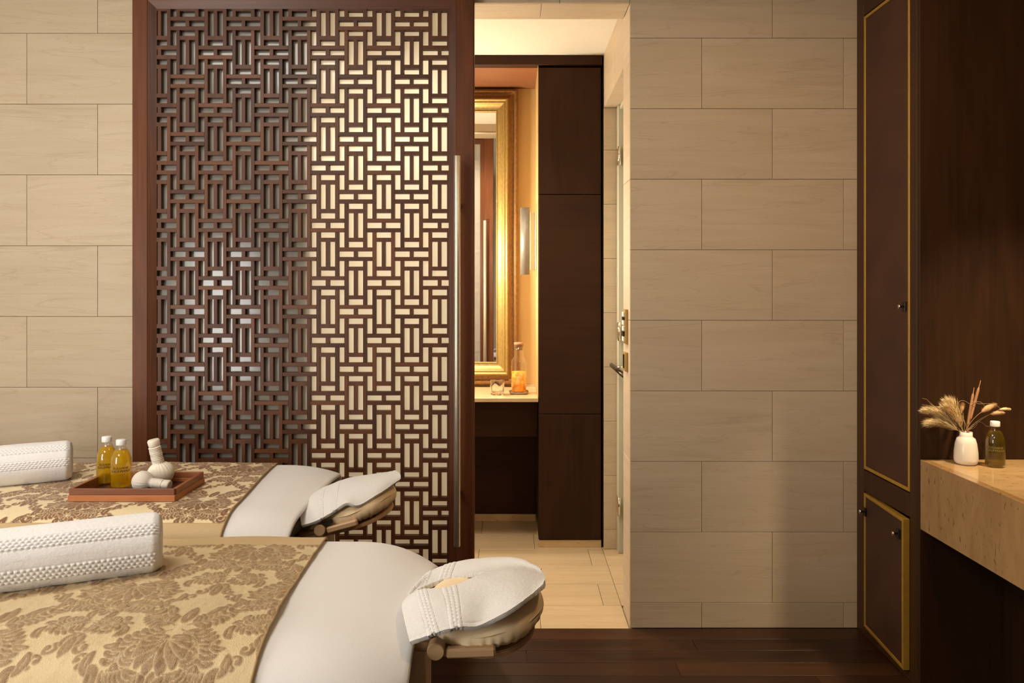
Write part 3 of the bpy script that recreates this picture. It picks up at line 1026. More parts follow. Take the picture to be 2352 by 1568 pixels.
def sconce(xw, sgn, label):
    """wall light on a cheek of the recess: frosted glass plate, lamp tube, half round steel shade"""
    yc, z0, z1 = 4.35, 1.515, 1.905
    s = empty('wall_sconce', (xw, yc, z0), label, 'wall light', 'sconces beside the vanity mirror')
    x = lambda d: xw - sgn * d
    a, b = sorted((x(0.0045), x(0.012)))
    box('back_plate', a, b, yc - 0.045, yc + 0.045, z0 + 0.03, z1 - 0.03, 'steel', s, 0.001)
    a, b = sorted((x(0.0125), x(0.042)))
    box('glass_diffuser', a, b, yc - 0.036, yc + 0.036, z0 + 0.026, z1 - 0.026, 'frost_glass', s, 0.003)
    sweep('lamp_tube', [(x(0.062), yc, z0 + 0.05), (x(0.062), yc, z1 - 0.05)], 0.009, 'lamp', s, 10)
    # round shade, open towards the cheek
    n = 30
    vs, fs = [], []
    for k in range(n + 1):
        t = math.radians(-128) + math.radians(256) * k / n
        for r in (0.033, 0.0310):
            for z in (z0, z1):
                vs.append((x(0.066 + r * math.cos(t)) - xw, r * math.sin(t), z - z0))
    for k in range(n):
        i, j = k * 4, (k + 1) * 4
        fs += [(i, j, j + 1, i + 1), (i + 2, i + 3, j + 3, j + 2), (i, i + 2, j + 2, j), (i + 1, j + 1, j + 3, i + 3)]
    o = mesh_from('steel_shade', vs, fs, 'satin', s, True, (xw, yc, z0))
    bm = bmesh.new(); bm.from_mesh(o.data)
    bmesh.ops.recalc_face_normals(bm, faces=bm.faces)
    bm.to_mesh(o.data); bm.free()
    for zz in (z0 + 0.08, z1 - 0.08):
        sweep('bracket', [(x(0.034), yc, zz), (x(0.092), yc, zz)], 0.004, 'steel', s, 8)
    return s


sconce(NX1, 1, 'round steel wall light between the gold mirror and the cabinet')
gl = empty('added_globe_lamp', (NX0, 4.20, 1.66), 'added globe lamp hidden behind the sliding door to backlight the pane', 'wall light')  # added unseen lamp that lights the opal pane from behind
lathe('wall_rose', [(0.0, 0.0045), (0.035, 0.0045), (0.033, 0.014), (0.0, 0.015)], 'steel', gl, (NX0, 4.20, 1.66), 24, rot=(0, math.pi / 2, 0))
sweep('lamp_arm', [(NX0 + 0.012, 4.20, 1.66), (NX0 + 0.045, 4.20, 1.66)], 0.007, 'steel', gl, 10)
lathe('globe', [(0.055 * math.sin(math.pi * k / 20), -0.055 * math.cos(math.pi * k / 20)) for k in range(21)], 'globe', gl, (NX0 + 0.092, 4.20, 1.66), 32)

# carafe of orange drink with a cork, on a small metal tray
VZ = 0.830
ct = empty('carafe_tray', (0.029, 4.285, VZ), 'small bronze tray under the orange carafe', 'tray')
sq = []
for k in range(48):
    t = 2 * math.pi * k / 48
    c, s = math.cos(t), math.sin(t)
    e = 0.5
    sq.append((math.copysign(abs(c) ** e, c), math.copysign(abs(s) ** e, s)))
vs, fs = [], []
for (r, z) in ((0.044, 0.0005), (0.052, 0.003), (0.056, 0.014), (0.054, 0.0145), (0.050, 0.006), (0.0, 0.005)):
    for (a, b) in sq:
        vs.append((a * r, b * r, z))
for k in range(5):
    for i in range(48):
        j = (i + 1) % 48
        fs.append((k * 48 + i, k * 48 + j, (k + 1) * 48 + j, (k + 1) * 48 + i))
fs.append(tuple(reversed(range(48))))
mesh_from('tray_dish', vs, fs, 'dish', ct, True, (0.029, 4.285, VZ))
lathe('tray_rim', [(0.001, 0.0)] + [(0.0465 + 0.0006 * math.cos(a), 0.0072 + 0.0006 * math.sin(a)) for a in (0, 1.5, 3.1)], 'brass', ct, (0.029, 4.285, VZ), 40)
cf = empty('carafe', (0.029, 4.285, VZ + 0.008), 'cork stoppered glass carafe half full of orange drink', 'carafe')
CZ = VZ + 0.0085
lathe('glass_body', [(0.0, 0.0), (0.040, 0.0), (0.0445, 0.005), (0.0445, 0.165), (0.042, 0.182), (0.030, 0.200), (0.0265, 0.210), (0.0265, 0.268),
                     (0.0245, 0.268), (0.0245, 0.210), (0.028, 0.198), (0.040, 0.181), (0.0425, 0.165), (0.0425, 0.007), (0.0, 0.005)], 'glass', cf, (0.029, 4.285, CZ), 40)
lathe('drink', [(0.0, 0.0056), (0.0415, 0.008), (0.0415, 0.118), (0.0, 0.118)], 'juice', cf, (0.029, 4.285, CZ), 40)
for k, (a, z, tl) in enumerate(((-1.2, 0.085, 0.5), (-2.3, 0.045, 0.9), (-0.7, 0.04, 0.2), (-1.7, 0.105, 1.2), (-2.7, 0.09, 0.4))):
    lathe('orange_slice', [(0.0, -0.002), (0.015, -0.002), (0.017, 0.0), (0.015, 0.002), (0.0, 0.002)], 'slice', cf,
          (0.029 + 0.037 * math.cos(a), 4.285 + 0.037 * math.sin(a), CZ + z), 20, rot=(1.45, tl * 0.3, a + math.pi / 2))
lathe('cork_stopper', [(0.0, 0.242), (0.0235, 0.242), (0.024, 0.268), (0.027, 0.2685), (0.027, 0.285), (0.0, 0.285)], 'cork', cf, (0.029, 4.285, CZ), 28)
# cut glass tumbler
tb = empty('tumbler', (-0.093, 4.235, VZ), 'faceted clear glass tumbler on the vanity top', 'glass')
lathe('glass_wall', [(0.0, 0.0005), (0.034, 0.0005), (0.038, 0.006), (0.0405, 0.040), (0.0405, 0.086), (0.0385, 0.087), (0.037, 0.045), (0.034, 0.020), (0.0, 0.017)],
      'cut_glass', tb, (-0.093, 4.235, VZ), 20, smooth=False, radial=lambda t, k: 1.0 + (0.035 * math.cos(5 * t + k * 0.9) if 1 < k < 4 else 0))

# ------------------------------------------------------------------ right cabinet with cane doors
KX, KY = 1.451, 2.66
cab = empty('wardrobe', (1.75, 2.9, 0.0), 'dark wood wardrobe with gold edged cane doors beside the tiled wall', 'wardrobe')
box('side_panel', KX + 0.0005, ROOM_X1 - 0.002, KY, KY + 0.02, 0.0, CEIL - 0.002, 'dark_z', cab, 0.001)
box('carcass', KX + 0.06, ROOM_X1 - 0.004, KY + 0.021, WY - 0.002, 0.03, CEIL - 0.003, 'dark_z', cab, 0.001)
UY0, UY1 = 2.728, 3.088      # door opening along the wall
box('stile', KX, KX + 0.021, KY + 0.0203, UY0, 0.0, CEIL - 0.002, 'cab', cab, 0.002)
box('stile', KX, KX + 0.059, UY1, WY - 0.001, 0.0, CEIL - 0.002, 'cab', cab, 0.002)
box('stile_return', KX + 0.0215, KX + 0.059, KY + 0.0205, UY0, 0.0, CEIL - 0.002, 'cab', cab, 0.001)
box('rail', KX, KX + 0.059, UY0 + 0.0005, UY1 - 0.0005, 2.566, CEIL - 0.002, 'cab', cab, 0.002)
box('rail', KX, KX + 0.059, UY0 + 0.0005, UY1 - 0.0005, 0.598, 0.684, 'cab', cab, 0.002)
box('rail', KX, KX + 0.059, UY0 + 0.0005, UY1 - 0.0005, 0.0, 0.030, 'cab', cab, 0.002)


def cane_door(y0, y1, z0, z1, thick):
    """leaf in its own frame of reference: hinge line at y1, face at x = 0"""
    g = 0.0125
    p = box('cane_panel', 0.003, thick - 0.004, y0 + g, y1 - g, z0 + g, z1 - g, 'cane')
    parts = [p,
             box('gold_stile', 0.0, thick, y0, y0 + g, z0, z1, 'gold', None, 0.001),
             box('gold_stile', 0.0, thick, y1 - g, y1, z0, z1, 'gold', None, 0.001),
             box('gold_rail', 0.0, thick, y0 + g, y1 - g, z1 - g, z1, 'gold', None, 0.001),
             box('gold_rail', 0.0, thick, y0 + g, y1 - g, z0, z0 + g, 'gold', None, 0.001)]
    return parts


def put(parts, parent, shift, yaw=0.0, pivot=(0, 0)):
    """place parts built in local coordinates under parent, turned by yaw about the pivot (x, y)"""
    R = Matrix.Rotation(yaw, 4, 'Z')
    T = Matrix.Translation(Vector((pivot[0], pivot[1], 0)))
    for o in parts:
        m = Matrix.Translation(Vector(shift)) @ T @ R @ T.inverted() @ Matrix.Translation(o.location)
        o.rotation_euler = m.to_euler()
        o.parent = parent
        o.location = m.to_translation() - wloc(parent)


put(cane_door(UY0 + 0.002, UY1 - 0.002, 0.690, 2.561, 0.020), cab, (KX + 0.0, 0, 0))
put(cane_door(UY0 + 0.004, UY1 - 0.002, 0.036, 0.590, 0.024), cab, (KX + 0.0, 0, 0), yaw=-0.062, pivot=(0.0, UY1))


def latch(name, x, y, z):
    l = box(name, x - 0.004, x - 0.0002, y - 0.012, y + 0.012, z - 0.018, z + 0.018, 'bronze', cab, 0.0015)
    lathe('latch_knob', [(0.0, 0.0), (0.004, 0.0), (0.004, 0.012), (0.008, 0.014), (0.008, 0.018), (0.0, 0.019)], 'chrome', l, (x - 0.004, y, z), 12, rot=(0, -math.pi / 2, 0))


latch('latch', KX, 2.766, 1.369)
latch('latch', KX - 0.0205, 2.770, 0.525)
latch('latch', KX - 0.001, 3.075, 0.515)

# marble counter
ctr = empty('counter', (1.8, 1.7, 0.577), 'thick beige marble counter slab against the dark panelling', 'counter')
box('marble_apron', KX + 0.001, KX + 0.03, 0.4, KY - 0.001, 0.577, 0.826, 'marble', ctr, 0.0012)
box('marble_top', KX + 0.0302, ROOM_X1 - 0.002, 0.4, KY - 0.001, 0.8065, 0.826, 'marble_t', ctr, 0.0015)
box('underside', KX + 0.0305, ROOM_X1 - 0.002, 0.4, KY - 0.001, 0.577, 0.60, 'dark_x', ctr, 0.001)
tag(box('trim_6', KX + 0.3, ROOM_X1 - 0.003, 0.42, KY - 0.002, 0.0, 0.576, 'dark_z', None, 0.001),
    'dark veneer panelling in the shade under the marble counter', 'panelling', kind='structure')

# ------------------------------------------------------------------ oil bottles
def text_mesh(body, size, radius, mat, spacing=1.0):
    cu = bpy.data.curves.new('lettering', 'FONT')
    cu.body = body
    cu.size = size
    cu.align_x = 'CENTER'
    cu.space_character = spacing
    o = bpy.data.objects.new('lettering', cu)
    COL.objects.link(o)
    dg = bpy.context.evaluated_depsgraph_get()
    me = bpy.data.meshes.new_from_object(o.evaluated_get(dg))
    bpy.data.objects.remove(o)
    bm = bmesh.new()                       # heavier strokes: the outline laid twice, a hair apart
    bm.from_mesh(me)
    dup = bmesh.ops.duplicate(bm, geom=bm.verts[:] + bm.edges[:] + bm.faces[:])
    for v in dup['geom']:
        if isinstance(v, bmesh.types.BMVert):
            v.co.x += size * 0.045
            v.co.y += size * 0.02
    bm.to_mesh(me)
    bm.free()
    for v in me.vertices:
        x, y = v.co.x, v.co.y
        a = x / radius
        v.co = (radius * math.sin(a), -radius * math.cos(a), y)
    me.materials.clear()
    me.materials.append(M[mat])
    return me


def bottle(loc, turn, label, ink='ink', fill=0.122, group='oil bottles'):
    b = empty('oil_bottle', (0, 0, 0), label, 'bottle', group)
    outer = [(0.0, 0.0), (0.028, 0.0), (0.0325, 0.004), (0.0335, 0.010), (0.0335, 0.082), (0.0325, 0.094), (0.029, 0.108), (0.0225, 0.121), (0.0155, 0.1295), (0.0125, 0.133), (0.0122, 0.142)]
    inner = [(0.0105, 0.142), (0.0108, 0.132), (0.0145, 0.1275), (0.0212, 0.1195), (0.0275, 0.107), (0.031, 0.0935), (0.032, 0.082), (0.032, 0.012), (0.030, 0.0075), (0.0, 0.006)]
    slim = lambda p: [(r * 0.93 if z < 0.125 else r, z) for r, z in p]
    outer, inner = slim(outer), slim(inner)
    lathe('glass_body', outer + inner, 'glass', b, n=40)
    liq = [(0.0, 0.0066), (0.0297, 0.0080), (0.0317, 0.012), (0.0317, 0.082), (0.0307, 0.0933), (0.0272, 0.1068), (0.021, 0.1192), (0.019, fill), (0.0, fill)]
    lathe('oil', slim(liq), 'oil' if ink == 'ink' else 'oil_dark', b, n=40)
    lathe('screw_cap', [(0.0, 0.1385), (0.0145, 0.1385), (0.0148, 0.1395), (0.0148, 0.154), (0.0138, 0.1555), (0.0, 0.1556)], 'cap', b, n=36,
          radial=lambda t, k: 1.0 + (0.012 * math.cos(18 * t) if 0 < k < 4 else 0))
    t1 = link('brand_text', text_mesh('SUSANNE', 0.0105, 0.0314, ink, 1.08), b, (0, 0, 0.066))
    t2 = link('brand_text', text_mesh('KAUFMANN', 0.0105, 0.0314, ink, 1.08), b, (0, 0, 0.0565))
    ln = link('text_rule', text_mesh('_' * 9, 0.0050, 0.0314, ink, 1.0), b, (0, 0, 0.0495))
    b.location = loc
    b.rotation_euler = (0, 0, turn)
    return b


TZ = 0.798     # inside floor of the tray
bottle((-1.258, 2.385, TZ), 0.46, 'yellow oil bottle nearest the front edge of the wooden tray')
bottle((-1.331, 2.435, TZ), 0.50, 'yellow oil bottle on the tray, half hidden behind the front one')
bottle((1.6505, 2.553, 0.8262), -0.5, 'dark looking oil bottle on the marble counter beside the vase', 'ink_g')

# ------------------------------------------------------------------ wooden tray on the far table
tx0, tx1, ty0, ty1, tz = -1.356, -1.030, 2.262, 2.482, 0.7895
tr = empty('serving_tray', ((tx0 + tx1) / 2, (ty0 + ty1) / 2, tz), 'low reddish wooden tray holding oils and herbal compresses', 'tray')
box('tray_base', tx0 + 0.012, tx1 - 0.012, ty0 + 0.012, ty1 - 0.012, tz + 0.002, tz + 0.008, 'tray_in', tr, 0.0005)
for (nm, a, b, c, d, mt) in (('front_side', tx0, tx1, ty0, ty0 + 0.011, 'tray'), ('rear_side', tx0, tx1, ty1 - 0.011, ty1, 'tray'),
                             ('end_side', tx0, tx0 + 0.011, ty0 + 0.0115, ty1 - 0.0115, 'tray_y'), ('end_side', tx1 - 0.011, tx1, ty0 + 0.0115, ty1 - 0.0115, 'tray_y')):
    box(nm, a, b, c, d, tz, tz + 0.019, mt.replace('tray', 'tray_lo'), tr, 0.001)
    e = 0.0025
    box('upper_rim', a + (e if nm != 'end_side' else 0), b - (e if nm != 'end_side' else 0), c + (e if nm != 'rear_side' else 0) * (nm == 'front_side'), d - (e if nm == 'rear_side' else 0), tz + 0.0195, tz + 0.038, mt, tr, 0.001)
TZ = tz + 0.0082
for o in bpy.data.objects:
    if o.name.startswith('oil_bottle') and o.location.x < 0:
        o.location.z = TZ

# herbal compress balls
def compress(label, mat, ball_r, wrap_r, wrap_h):
    t = empty('herbal_compress', (0, 0, 0), label, 'massage tool', 'herbal compresses on the tray')
    prof = []
    for k in range(15):
        a = -math.pi / 2 + math.pi * 0.86 * k / 14
        prof.append((max(0.0, ball_r * math.cos(a)), ball_r * (1 + math.sin(a)) * 0.98))
    zt = prof[-1][1]
    rt = prof[-1][0]
    prof += [(wrap_r * 1.02, zt + 0.007), (wrap_r * 0.98, zt + 0.012)]
    lathe('cloth_ball', prof, mat, t, n=72, radial=lambda a, k: 1.0 + 0.045 * max(0, (k - 4) / 10.0) * math.cos(22 * a + math.sin(3 * a)) + 0.02 * math.sin(2 * a + 1))
    z0 = zt + 0.006
    n = 9
    wr = [(wrap_r * 0.9, z0)]
    for k in range(n):
        zz = z0 + wrap_h * k / n
        h = wrap_h / n
        wr += [(wrap_r * 1.0, zz + 0.1 * h), (wrap_r * 1.10, zz + 0.5 * h), (wrap_r * 0.99, zz + 0.95 * h)]
    wr.append((wrap_r * 0.9, z0 + wrap_h))
    lathe('string_wrap', wr, mat, t, n=28, radial=lambda a, k: 1.0 + 0.02 * math.sin(a + k * 0.6))
    lathe('cloth_end', [(wrap_r * 0.95, z0 + wrap_h - 0.001), (wrap_r * 1.02, z0 + wrap_h + 0.006), (wrap_r * 1.06, z0 + wrap_h + 0.018), (wrap_r * 0.9, z0 + wrap_h + 0.023), (0, z0 + wrap_h + 0.018)],
          mat, t, n=28, radial=lambda a, k: 1.0 + 0.05 * math.sin(3 * a + 0.5))
    return t


c1 = compress('cream herbal compress standing tilted with its wrapped handle up', 'muslin', 0.0395, 0.0175, 0.050)
c1.location = (-1.141, 2.425, TZ + 0.0005)
c1.rotation_euler = (0.05, -0.20, 0.3)
c2 = compress('greyish herbal compress lying on its side in the tray', 'muslin2', 0.0325, 0.0145, 0.034)
c2.location = (-1.199, 2.345, TZ + 0.0355)
c2.rotation_euler = (0.12, math.radians(96), 0.02)

# ------------------------------------------------------------------ massage tables
def section(yb, yf, zt, a_f, b_f, hang_f, hang_b, step, a_b=0.022, b_b=0.03):
    """cross-section of a padded top from its back hang over the top to its front hang: y, z, normal, arc length"""
    pts = []
    for k in range(40):
        pts.append((yb, zt - b_b - hang_b * (1 - k / 40)))
    for k in range(41):
        t = math.pi / 2 * k / 40
        pts.append((yb - a_b * (1 - math.cos(t)), zt - b_b * (1 - math.sin(t))))
    y0, y1 = yb - a_b, yf + a_f
    for k in range(1, 200):
        f = k / 200
        pts.append((y0 + (y1 - y0) * f, zt))
    for k in range(41):
        t = math.pi / 2 * k / 40
        pts.append((yf + a_f * (1 - math.sin(t)), zt - b_f * (1 - math.cos(t))))
    for k in range(1, 41):
        pts.append((yf, zt - b_f - hang_f * k / 40))
    P = np.array(pts)
    d = np.r_[0, np.cumsum(np.hypot(*np.diff(P, axis=0).T))]
    n = max(8, int(d[-1] / step))
    s = np.linspace(0, d[-1], n)
    y, z = np.interp(s, d, P[:, 0]), np.interp(s, d, P[:, 1])
    ty, tz_ = np.gradient(y, s), np.gradient(z, s)
    L = np.hypot(ty, tz_)
    return y, z, tz_ / L * 1.0, -ty / L, s


def end_drop(x, yn, xe, corner=0.05):
    """how far the padded top sinks towards its head end (xe); yn = -1..1 across"""
    s = np.clip((x - (xe - 0.21)) / 0.21, 0, 1)
    return (0.016 + corner * np.abs(yn) ** 3) * s ** 2.4


def make_table(tag_txt, yb, yf, xe, xl, zt, a_f=0.15, b_f=0.065, corner=0.05):
    name_l, sheet_l = tag_txt
    t = empty('massage_table', ((xe + xl) / 2, (yb + yf) / 2, 0), name_l, 'massage table', 'massage tables')
    # inner pad, rail and base, all inside the sheet
    pad = prism('padded_top', [(yb - 0.012, zt - 0.09), (yb - 0.012, zt - 0.06), (yb - 0.09, zt - 0.012), (yf + 0.19, zt - 0.012), (yf + 0.03, zt - 0.075), (yf + 0.03, zt - 0.09)], 'x', xl + 0.02, xe - 0.20, 'pad', t)
    box('rail', xl + 0.03, xe - 0.045, yf + 0.045, yb - 0.03, zt - 0.128, zt - 0.0905, 'rail', t, 0.003)
    box('base_panel', xl + 0.05, xe - 0.018, yf + 0.20, yb - 0.02, 0.02, zt - 0.129, 'panel', t, 0.004)
    box('plinth', xl + 0.07, xe - 0.04, yf + 0.22, yb - 0.04, 0.0, 0.0195, 'rail', t, 0.002)
    ym = (yb + yf) / 2
    for s in (-1, 1):
        lathe('lock_knob', [(0.0, 0.0), (0.015, 0.0), (0.015, 0.010), (0.011, 0.014), (0.0, 0.014)], 'rail', t, (xe - 0.052, yf + 0.044 if s < 0 else yb - 0.030, zt - 0.108), 20, rot=(math.pi / 2 if s < 0 else -math.pi / 2, 0, 0))
    box('black_strap', xe - 0.044, xe - 0.040, yf + 0.08, yf + 0.14, zt - 0.15, zt - 0.092, 'black', t, 0.001)
    # fitted sheet
    y, z, ny, nz, s = section(yb, yf, zt, a_f, b_f, 0.10, 0.06, 0.012)
    xs = np.r_[np.linspace(xl, xe - 0.26, 24), np.linspace(xe - 0.25, xe, 34)]
    X = np.repeat(xs[:, None], len(y), 1)
    Y = np.repeat(y[None], len(xs), 0)
    Z = np.repeat(z[None], len(xs), 0)
    yn = (Y - ym) / ((yb - yf) / 2)
    drop = end_drop(X, yn, xe, corner)
    Z = Z - drop * np.clip((Z - (zt - 0.17)) / 0.12, 0, 1)
    Z += 0.0012 * vnoise(X, Y, 5, 0.13)
    # hanging sides draw in a little towards the end, corners pulled under
    side = np.clip((zt - 0.06 - Z) / 0.1, 0, 1)
    tuck = np.clip((X - (xe - 0.12)) / 0.12, 0, 1)
    Y = Y - np.sign(yn) * 0.030 * side * tuck ** 2
    X = X - 0.045 * side * tuck
    P = np.stack([X, Y, Z], -1)
    last = P[-1]
    extra = []
    for (dx, dz, f) in ((0.004, -0.006, 1.0), (0.002, -0.013, 0.995), (-0.012, -0.019, 0.985), (-0.032, -0.020, 0.97)):
        q = last.copy()
        q[:, 0] += dx
        q[:, 2] += dz * np.clip((q[:, 2] - (zt - 0.17)) / 0.1, 0.1, 1)
        q[:, 1] = ym + (q[:, 1] - ym) * f
        extra.append(q)
    P = np.concatenate([P, np.stack(extra)], 0)
    org = np.array([(xe + xl) / 2, ym, zt - 0.165])
    me = grid_mesh('fitted_sheet', P - org, 'sheet')
    sh = link('fitted_sheet', me, None, tuple(org))
    sol = sh.modifiers.new('thickness', 'SOLIDIFY')
    sol.thickness = 0.002
    sol.offset = 1.0
    tag(sh, sheet_l, 'sheet', 'fitted sheets')
    return t


TOP = 0.78
FAR = dict(yb=2.79, yf=2.10, xe=-0.648, xl=-2.60)
NEAR = dict(yb=1.955, yf=1.30, xe=-0.196, xl=-2.20)
make_table(('massage table by the lattice door with the tray on it', 'white fitted sheet on the table by the lattice door'), FAR['yb'], FAR['yf'], FAR['xe'], FAR['xl'], TOP, corner=0.018)
make_table(('massage table nearest the viewer', 'white fitted sheet on the table nearest the viewer'), NEAR['yb'], NEAR['yf'], NEAR['xe'], NEAR['xl'], TOP, corner=0.06)

# ------------------------------------------------------------------ damask figure (1 mm raster, half drop repeat)
DW, DH = 300, 380
canvas = np.zeros((DH, DW))


def disc(x, y, r, val=1.0):
    R = int(r + 2)
    xi, yi = int(math.floor(x)), int(math.floor(y))
    xs = np.arange(xi - R, xi + R + 1)
    ys = np.arange(yi - R, yi + R + 1)
    d = np.hypot(xs[None] - x, ys[:, None] - y)
    a = np.clip(r - d + 0.5, 0, 1)
    ix = np.ix_(ys % DH, xs % DW)
    canvas[ix] = np.maximum(canvas[ix], a) if val > 0 else np.minimum(canvas[ix], 1 - a)


def stroke(pts, w0, w1, val=1.0, swell=0.0):
    P = np.array(pts, float)
    d = np.r_[0, np.cumsum(np.hypot(*np.diff(P, axis=0).T))]
    n = max(3, int(d[-1] / 1.0))
    for s in np.linspace(0, d[-1], n):
        f = s / d[-1]
        r = w0 + (w1 - w0) * f + swell * math.sin(math.pi * f) ** 0.8
        disc(np.interp(s, d, P[:, 0]), np.interp(s, d, P[:, 1]), max(0.6, r), val)


def bend(x, y, ang, L, curl, n=16):
    pts, a = [], ang
    for k in range(n + 1):
        pts.append((x, y))
        a += curl / n * (0.3 + 1.7 * k / n)
        x += math.cos(a) * L / n
        y += math.sin(a) * L / n
    return pts


def leaf(x, y, ang, L, wd, curl, vein=True):
    """pointed curling leaf, outlined with a pale rim, with a pale vein"""
    pts = bend(x, y, ang, L, curl)
    stroke(pts, 2.2, 2.2, -1, wd)
    stroke(pts, 0.9, 1.1, 1, wd)
    if vein:
        stroke(pts[4:-6], 0.7, 0.55, -1)
    return pts


def acanthus(x, y, ang, L, curl, m, wd):
    """large lobed leaf: a spine with overlapping curled lobes on both sides and a hooked tip"""
    sp = bend(x, y, ang, L, curl, 9)
    for k in range(8, 0, -1):
        a = math.atan2(sp[k][1] - sp[k - 1][1], sp[k][0] - sp[k - 1][0])
        f = math.sin(math.pi * (0.18 + 0.78 * k / 9))
        for s in (1, -1):
            leaf(sp[k][0], sp[k][1], a + s * 0.62, wd * (1.5 + 0.9 * f), wd * (0.30 + 0.16 * f), s * 1.25, True)
    stroke(sp, 2.0, 1.6, -1)
    stroke(sp, 1.3, 0.8, 1)
    tip = sp[-1]
    a = math.atan2(sp[-1][1] - sp[-2][1], sp[-1][0] - sp[-2][0])
    leaf(tip[0], tip[1], a, wd * 1.6, wd * 0.42, m * 1.9, True)


def volute(cx, cy, r, ang, turn, wd):
    pts = []
    for k in range(40):
        f = k / 39
        rr = r * (1 - 0.78 * f)
        a = ang + turn * f * 5.0
        pts.append((cx + rr * math.cos(a), cy + rr * math.sin(a)))
    stroke(pts, wd + 2, wd * 0.5 + 1.5, -1)
    stroke(pts, wd, wd * 0.5, 1)
    disc(pts[-1][0], pts[-1][1], wd * 1.2)


def motif(ox, oy):
    up = math.pi / 2
    for m in (-1, 1):
        A = lambda deg: up - m * math.radians(deg)      # angle from upright, outward positive
        # two great acanthus sprays and a lower pair
        acanthus(ox + m * 8, oy - 20, A(58), 92, m * 0.9, m, 15)
        acanthus(ox + m * 10, oy - 34, A(118), 74, -m * 0.9, -m, 13)
        acanthus(ox + m * 14, oy + 62, A(40), 62, -m * 1.2, -m, 12)
        volute(ox + m * 44, oy + 34, 15, up + m * 1.2, m, 4.6)
        volute(ox + m * 62, oy - 84, 16, -up - m * 1.0, -m, 5.0)
        volute(ox + m * 118, oy + 44, 13, up + m * 0.4, m, 4.2)
        leaf(ox + m * 58, oy - 96, A(150), 44, 8, -m * 1.4)
        leaf(ox + m * 100, oy + 30, A(20), 42, 7, m * 1.2)
        leaf(ox + m * 30, oy - 66, A(170), 40, 7, m * 0.8)
        leaf(ox + m * 60, oy + 104, A(66), 40, 7, -m * 1.6)
        for k in range(5):
            for q in range(4):
                disc(ox + m * (66 + 7 * k - 2.5 * q), oy + (62 + 8 * q + 1.5 * k), 2.0)
        for k, a in enumerate((10, 32, 54, 78, 102)):
            leaf(ox + m * 2, oy + 2, A(a), (66, 62, 54, 44, 34)[k], (11, 10.5, 9.5, 8.5, 7)[k], m * (0.1 + 0.22 * k))
    # flower above the palmette
    for k in range(10):
        a = 2 * math.pi * k / 10 + 0.3
        leaf(ox + 5 * math.cos(a), oy + 92 + 5 * math.sin(a), a, 24, 5.6, 0.25, True)
    disc(ox, oy + 92, 8, -1)
    for k in range(7):
        a = 2 * math.pi * k / 7
        disc(ox + 5 * math.cos(a), oy + 92 + 5 * math.sin(a), 1.6)
    leaf(ox, oy - 40, -up, 54, 10, 0.02)




def filler(ox, oy):
    """scrolling sprig between the palmettes"""
    up = math.pi / 2
    for m in (-1, 1):
        A = lambda deg: up - m * math.radians(deg)
        acanthus(ox + m * 3, oy - 38, A(48), 62, -m * 1.9, -m, 11)
        acanthus(ox + m * 4, oy - 44, A(98), 44, m * 1.5, m, 8.5)
        volute(ox + m * 26, oy + 30, 13, up + m * 2.6, -m, 4.4)
        leaf(ox + m * 4, oy - 6, A(28), 34, 7, m * 0.9)
        leaf(ox + m * 62, oy - 26, A(30), 36, 6.5, m * 1.5)
        leaf(ox + m * 58, oy + 26, A(64), 26, 5, -m * 1.6)
        leaf(ox + m * 12, oy - 54, A(150), 30, 6, -m * 0.9)
    leaf(ox, oy + 2, up, 44, 8, 0.02)
    for k in range(4):
        for q in range(-k, k + 1, 2):
            disc(ox + q * 4.0, oy - 20 + 7 * k, 2.0)


motif(75, 110)
motif(225, 110 + DH / 2)
filler(75, 294)
filler(225, 294 - DH / 2)
fig = canvas


def figure(u, v, scale=1.0):
    x, y = u / scale * 1000, v / scale * 1000
    xi, yi = np.floor(x).astype(int), np.floor(y).astype(int)
    fx, fy = x - xi, y - yi
    g = lambda i, j: fig[j % DH, i % DW]
    return (g(xi, yi) * (1 - fx) + g(xi + 1, yi) * fx) * (1 - fy) + (g(xi, yi + 1) * (1 - fx) + g(xi + 1, yi + 1) * fx) * fy


